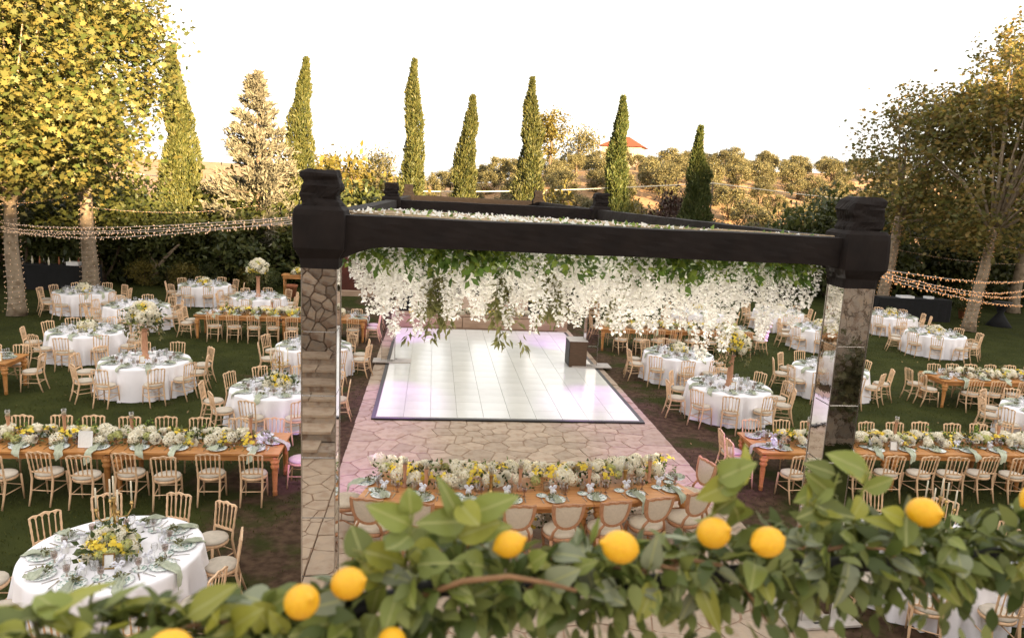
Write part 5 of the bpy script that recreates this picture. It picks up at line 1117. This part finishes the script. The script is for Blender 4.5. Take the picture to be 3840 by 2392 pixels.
# ------------------------------------------------------------------ lemon garland on the terrace rail
gl = thing('lemon_garland', 'thick garland of green lemon and ivy leaves along the terrace rail', 'garland', (0, 0, 0))
GP = np.array([(-.95, .92, 4.635), (-.70, .94, 4.64), (-.42, 1.0, 4.635), (-.20, 1.05, 4.615), (-.07, 1.09, 4.66), (.05, 1.11, 4.675), (.15, 1.14, 4.65), (.38, 1.18, 4.63), (.55, 1.19, 4.645), (.77, 1.23, 4.64), (1.0, 1.25, 4.635), (1.35, 1.29, 4.64), (1.7, 1.31, 4.64)])
gs = np.concatenate([[0], np.cumsum(np.linalg.norm(np.diff(GP, axis=0), axis=1))]); GL_ = gs[-1]
def gpt(s): return np.array([np.interp(s, gs, GP[:, k]) for k in range(3)])
b = MB(); b.tube([gpt(GL_*k/24)-np.array((0, -.02, .03)) for k in range(25)], .016, 8); b.build('rail', rail_m, tr)
def gleaf(L, W, curl, fold, point, m, name='leaf', nu=6, nv=5):
    V = []
    for i in range(nu+1):
        t = i/nu; w = W*(math.sin(math.pi*min(1, t**.75*1.0))**point)*(1 if t < 1 else 0)+.0005
        for k in range(nv):
            u = (k/(nv-1)-.5)*2; V.append((u*w, t*L, -curl*L*t*t+fold*w*abs(u)+.05*W*math.sin(t*9+u*2)))
    F = [(i*nv+k, i*nv+k+1, (i+1)*nv+k+1, (i+1)*nv+k) for i in range(nu) for k in range(nv-1)]; b = MB(); b.add(V, F, True); b.tube([(0, -.014, .002), (0, 0, 0)], .0012, 4, False); return b.mesh(name, m)
GLV_ = []
for m in (gar_a, gar_b, gar_c): GLV_ += [(gleaf(.072, .021, .25, .25, .8, m), m), (gleaf(.060, .023, .5, .3, .7, m), m), (gleaf(.080, .020, .1, .2, .9, m), m), (gleaf(.052, .024, .35, .15, .62, m), m), (gleaf(.066, .018, .9, .6, .8, m), m), (gleaf(.058, .019, -.5, .5, .75, m), m)]
random.seed(21)
def gar_radius(s):
    x = gpt(s)[0]
    return float(np.interp(x, [-1, -.5, -.2, -.1, .04, .12, .3, .5, .75, .85, 1.0, 1.4], [.058, .056, .046, .068, .074, .050, .053, .054, .066, .062, .053, .062]))
def leaf_pose(front=True):
    s = random.uniform(0, GL_); p = gpt(s); r0 = gar_radius(s)
    a = random.uniform(-1.9, 1.2) if front else random.uniform(0, 6.28)     # angle about the rail: 0 = up, negative = towards the camera
    rad = r0*random.uniform(.55, 1.05) if front else r0*random.uniform(.1, .9)
    off = Vector((random.gauss(0, .012), math.sin(a)*rad, math.cos(a)*rad*.95))
    d = Vector((random.uniform(-1.0, 1.0), math.sin(a)*.8+random.gauss(0, .3), random.gauss(-.25, .55)+math.cos(a)*.35)).normalized()
    n = Vector((random.gauss(0, .45), math.sin(a)*.9-.35, max(.1, math.cos(a))+.45+random.gauss(0, .3))).normalized()
    return Vector(p)+off, d, n
def basis(d, n):
    x = d.cross(n).normalized(); z = x.cross(d).normalized(); return Matrix((x, d, z)).transposed()
for i in range(285):
    p, d, n = leaf_pose(True); q = random.random(); x = p.x
    pal = (gar_c if q < .42 else gar_a if q < .8 else gar_b) if x < -.12 else (gar_a if q < .5 else gar_b if q < .86 else gar_c)
    me = random.choice([m for m, mm in GLV_ if mm is pal]); obj('leaf', me, gl, p, basis(d, n).to_euler(), random.uniform(.58, 1.05)*(1.15 if x < -.2 else 1.0))
# sprays that stand out of the top
SPRAY = [(-.03, 1.10, 4.74, .05), (.045, 1.115, 4.745, .06), (.06, 1.12, 4.75, .03), (-.10, 1.06, 4.72, .03), (.50, 1.18, 4.76, .06), (.535, 1.18, 4.77, .05), (.74, 1.22, 4.76, .055), (.80, 1.22, 4.77, .05), (.70, 1.21, 4.73, .03), (.90, 1.23, 4.70, .03)]
for (x, y, z, h) in SPRAY:
    tb = MB(); tb.tube([(x, y, z-.06), (x+.006, y-.004, z), (x+.012, y-.01, z+h)], [.003, .0025, .0015], 5); tb.build('stem', twig_g, gl)
    for k in range(4):
        d = Vector((random.uniform(-1, 1), random.uniform(-.5, .2), random.uniform(-.6, .8))).normalized(); n = Vector((random.gauss(0, .4), -.8, .5)).normalized(); me = random.choice([m for m, mm in GLV_ if mm is (gar_c if random.random() < .4 else gar_a)])
        obj('leaf', me, gl, (x+.008, y-.006, z+h*(k/3.0)-.005), basis(d, n).to_euler(), random.uniform(.8, 1.15))
# dense inner foliage and hanging tips
LV2 = np.array([(0, 0, 0), (.2, .25, .05), (.24, .5, .06), (.14, .8, .02), (0, 1, -.1), (-.14, .8, .02), (-.24, .5, .06), (-.2, .25, .05)]); 
r = np.random.default_rng(9); n = 2300; s = r.uniform(0, GL_, n); P = np.stack([np.interp(s, gs, GP[:, k]) for k in range(3)], 1); rr = np.array([gar_radius(q) for q in s])*(.25+.80*np.sqrt(r.random(n))); a = r.uniform(0, 6.283, n)
P[:, 1] += rr*np.sin(a); P[:, 2] += rr*np.cos(a)-.004; D = np.stack([r.uniform(-1, 1, n), np.sin(a)*.6, r.normal(-.3, .5, n)], 1)
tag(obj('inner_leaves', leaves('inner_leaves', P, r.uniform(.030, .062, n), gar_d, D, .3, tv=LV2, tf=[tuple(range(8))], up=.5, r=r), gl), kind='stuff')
n = 1300; s = r.uniform(0, GL_, n); P = np.stack([np.interp(s, gs, GP[:, k]) for k in range(3)], 1); dr = r.random(n)**1.6*.10+.03; P[:, 1] += r.normal(0, .03, n)-.01; P[:, 2] -= dr+.01
keepm = (P[:, 0] < -.05) | (r.random(n) < .33); P = P[keepm]; n = len(P)
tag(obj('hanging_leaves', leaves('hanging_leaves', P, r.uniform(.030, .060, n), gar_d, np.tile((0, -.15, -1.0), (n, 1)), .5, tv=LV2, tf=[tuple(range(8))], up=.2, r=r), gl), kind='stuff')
random.seed(33)
for k in range(26):
    s0 = random.uniform(.1, GL_-.1); p = gpt(s0); b = MB(); L = random.uniform(.10, .26); u = random.uniform(-1, 1); side = -gar_radius(s0)*random.uniform(.5, .95)
    pts = [p+np.array((u*L*t*1.2, side*(.4+.6*t), .02-.10*t+.06*math.sin(t*3))) for t in (0, .25, .5, .75, 1)]; g = k % 2
    b.tube(pts, [.0042, .004, .0035, .003, .002] if g else [.0028, .0026, .0022, .002, .0015], 6); b.build('twig', twig_m if g else twig_g, gl)
b = MB(); b.tube([(.0, 1.04, 4.68), (.06, 1.02, 4.715), (.13, 1.02, 4.722), (.19, 1.03, 4.705), (.24, 1.05, 4.68)], [.0045, .0045, .004, .0035, .003], 7); b.build('twig', twig_m, gl)
# lemons
lb = MB(); lb.lathe([(0, -1.12), (.10, -1.10), (.20, -1.02), (.45, -.88), (.76, -.60), (.93, -.28), (.97, .05), (.90, .40), (.70, .72), (.42, .93), (.20, 1.06), (.16, 1.18), (.08, 1.24), (0, 1.25)], 24); lb.v = [(x_, y_, z_*1.12) for x_, y_, z_ in lb.v]; LEM = lb.mesh('lemon', lemon_m)
for (x, y, z, q, rot, l) in ((.934, 1.215, 4.736, .0285, (1.2, .5, .2), 'lemon at the right of the garland, half behind grey green leaves'), (.581, 1.115, 4.728, .0265, (0, 1.50, .25), 'whole lemon lying sideways, its tip to the right'), (.486, 1.12, 4.742, .0265, (1.0, .2, .5), 'round lemon left of the sideways one'), (.32, 1.095, 4.730, .0275, (.3, -1.25, -.2), 'lemon in the middle of the garland, its tip to the left'), (.135, 1.09, 4.738, .022, (.2, 1.2, .2), 'lemon half hidden behind a brown twig'), (-.107, .995, 4.727, .0235, (.4, 1.1, 0), 'upper of the two lemons on the left half of the garland'), (-.167, .965, 4.717, .0245, (.9, .5, .3), 'lower of the two lemons on the left half of the garland'), (-.318, .885, 4.700, .026, (.2, 1.3, .2), 'lemon at the bottom edge at the left'), (-.042, .985, 4.640, .021, (1.1, .3, .1), 'lemon deep in the leaves at the bottom edge'), (1.185, 1.24, 4.755, .027, (.4, .9, .4), 'lemon cut by the right edge of the picture')):
    o = obj('lemon', LEM, None, (x, y, z), rot, q); tag(o, l, 'lemon')
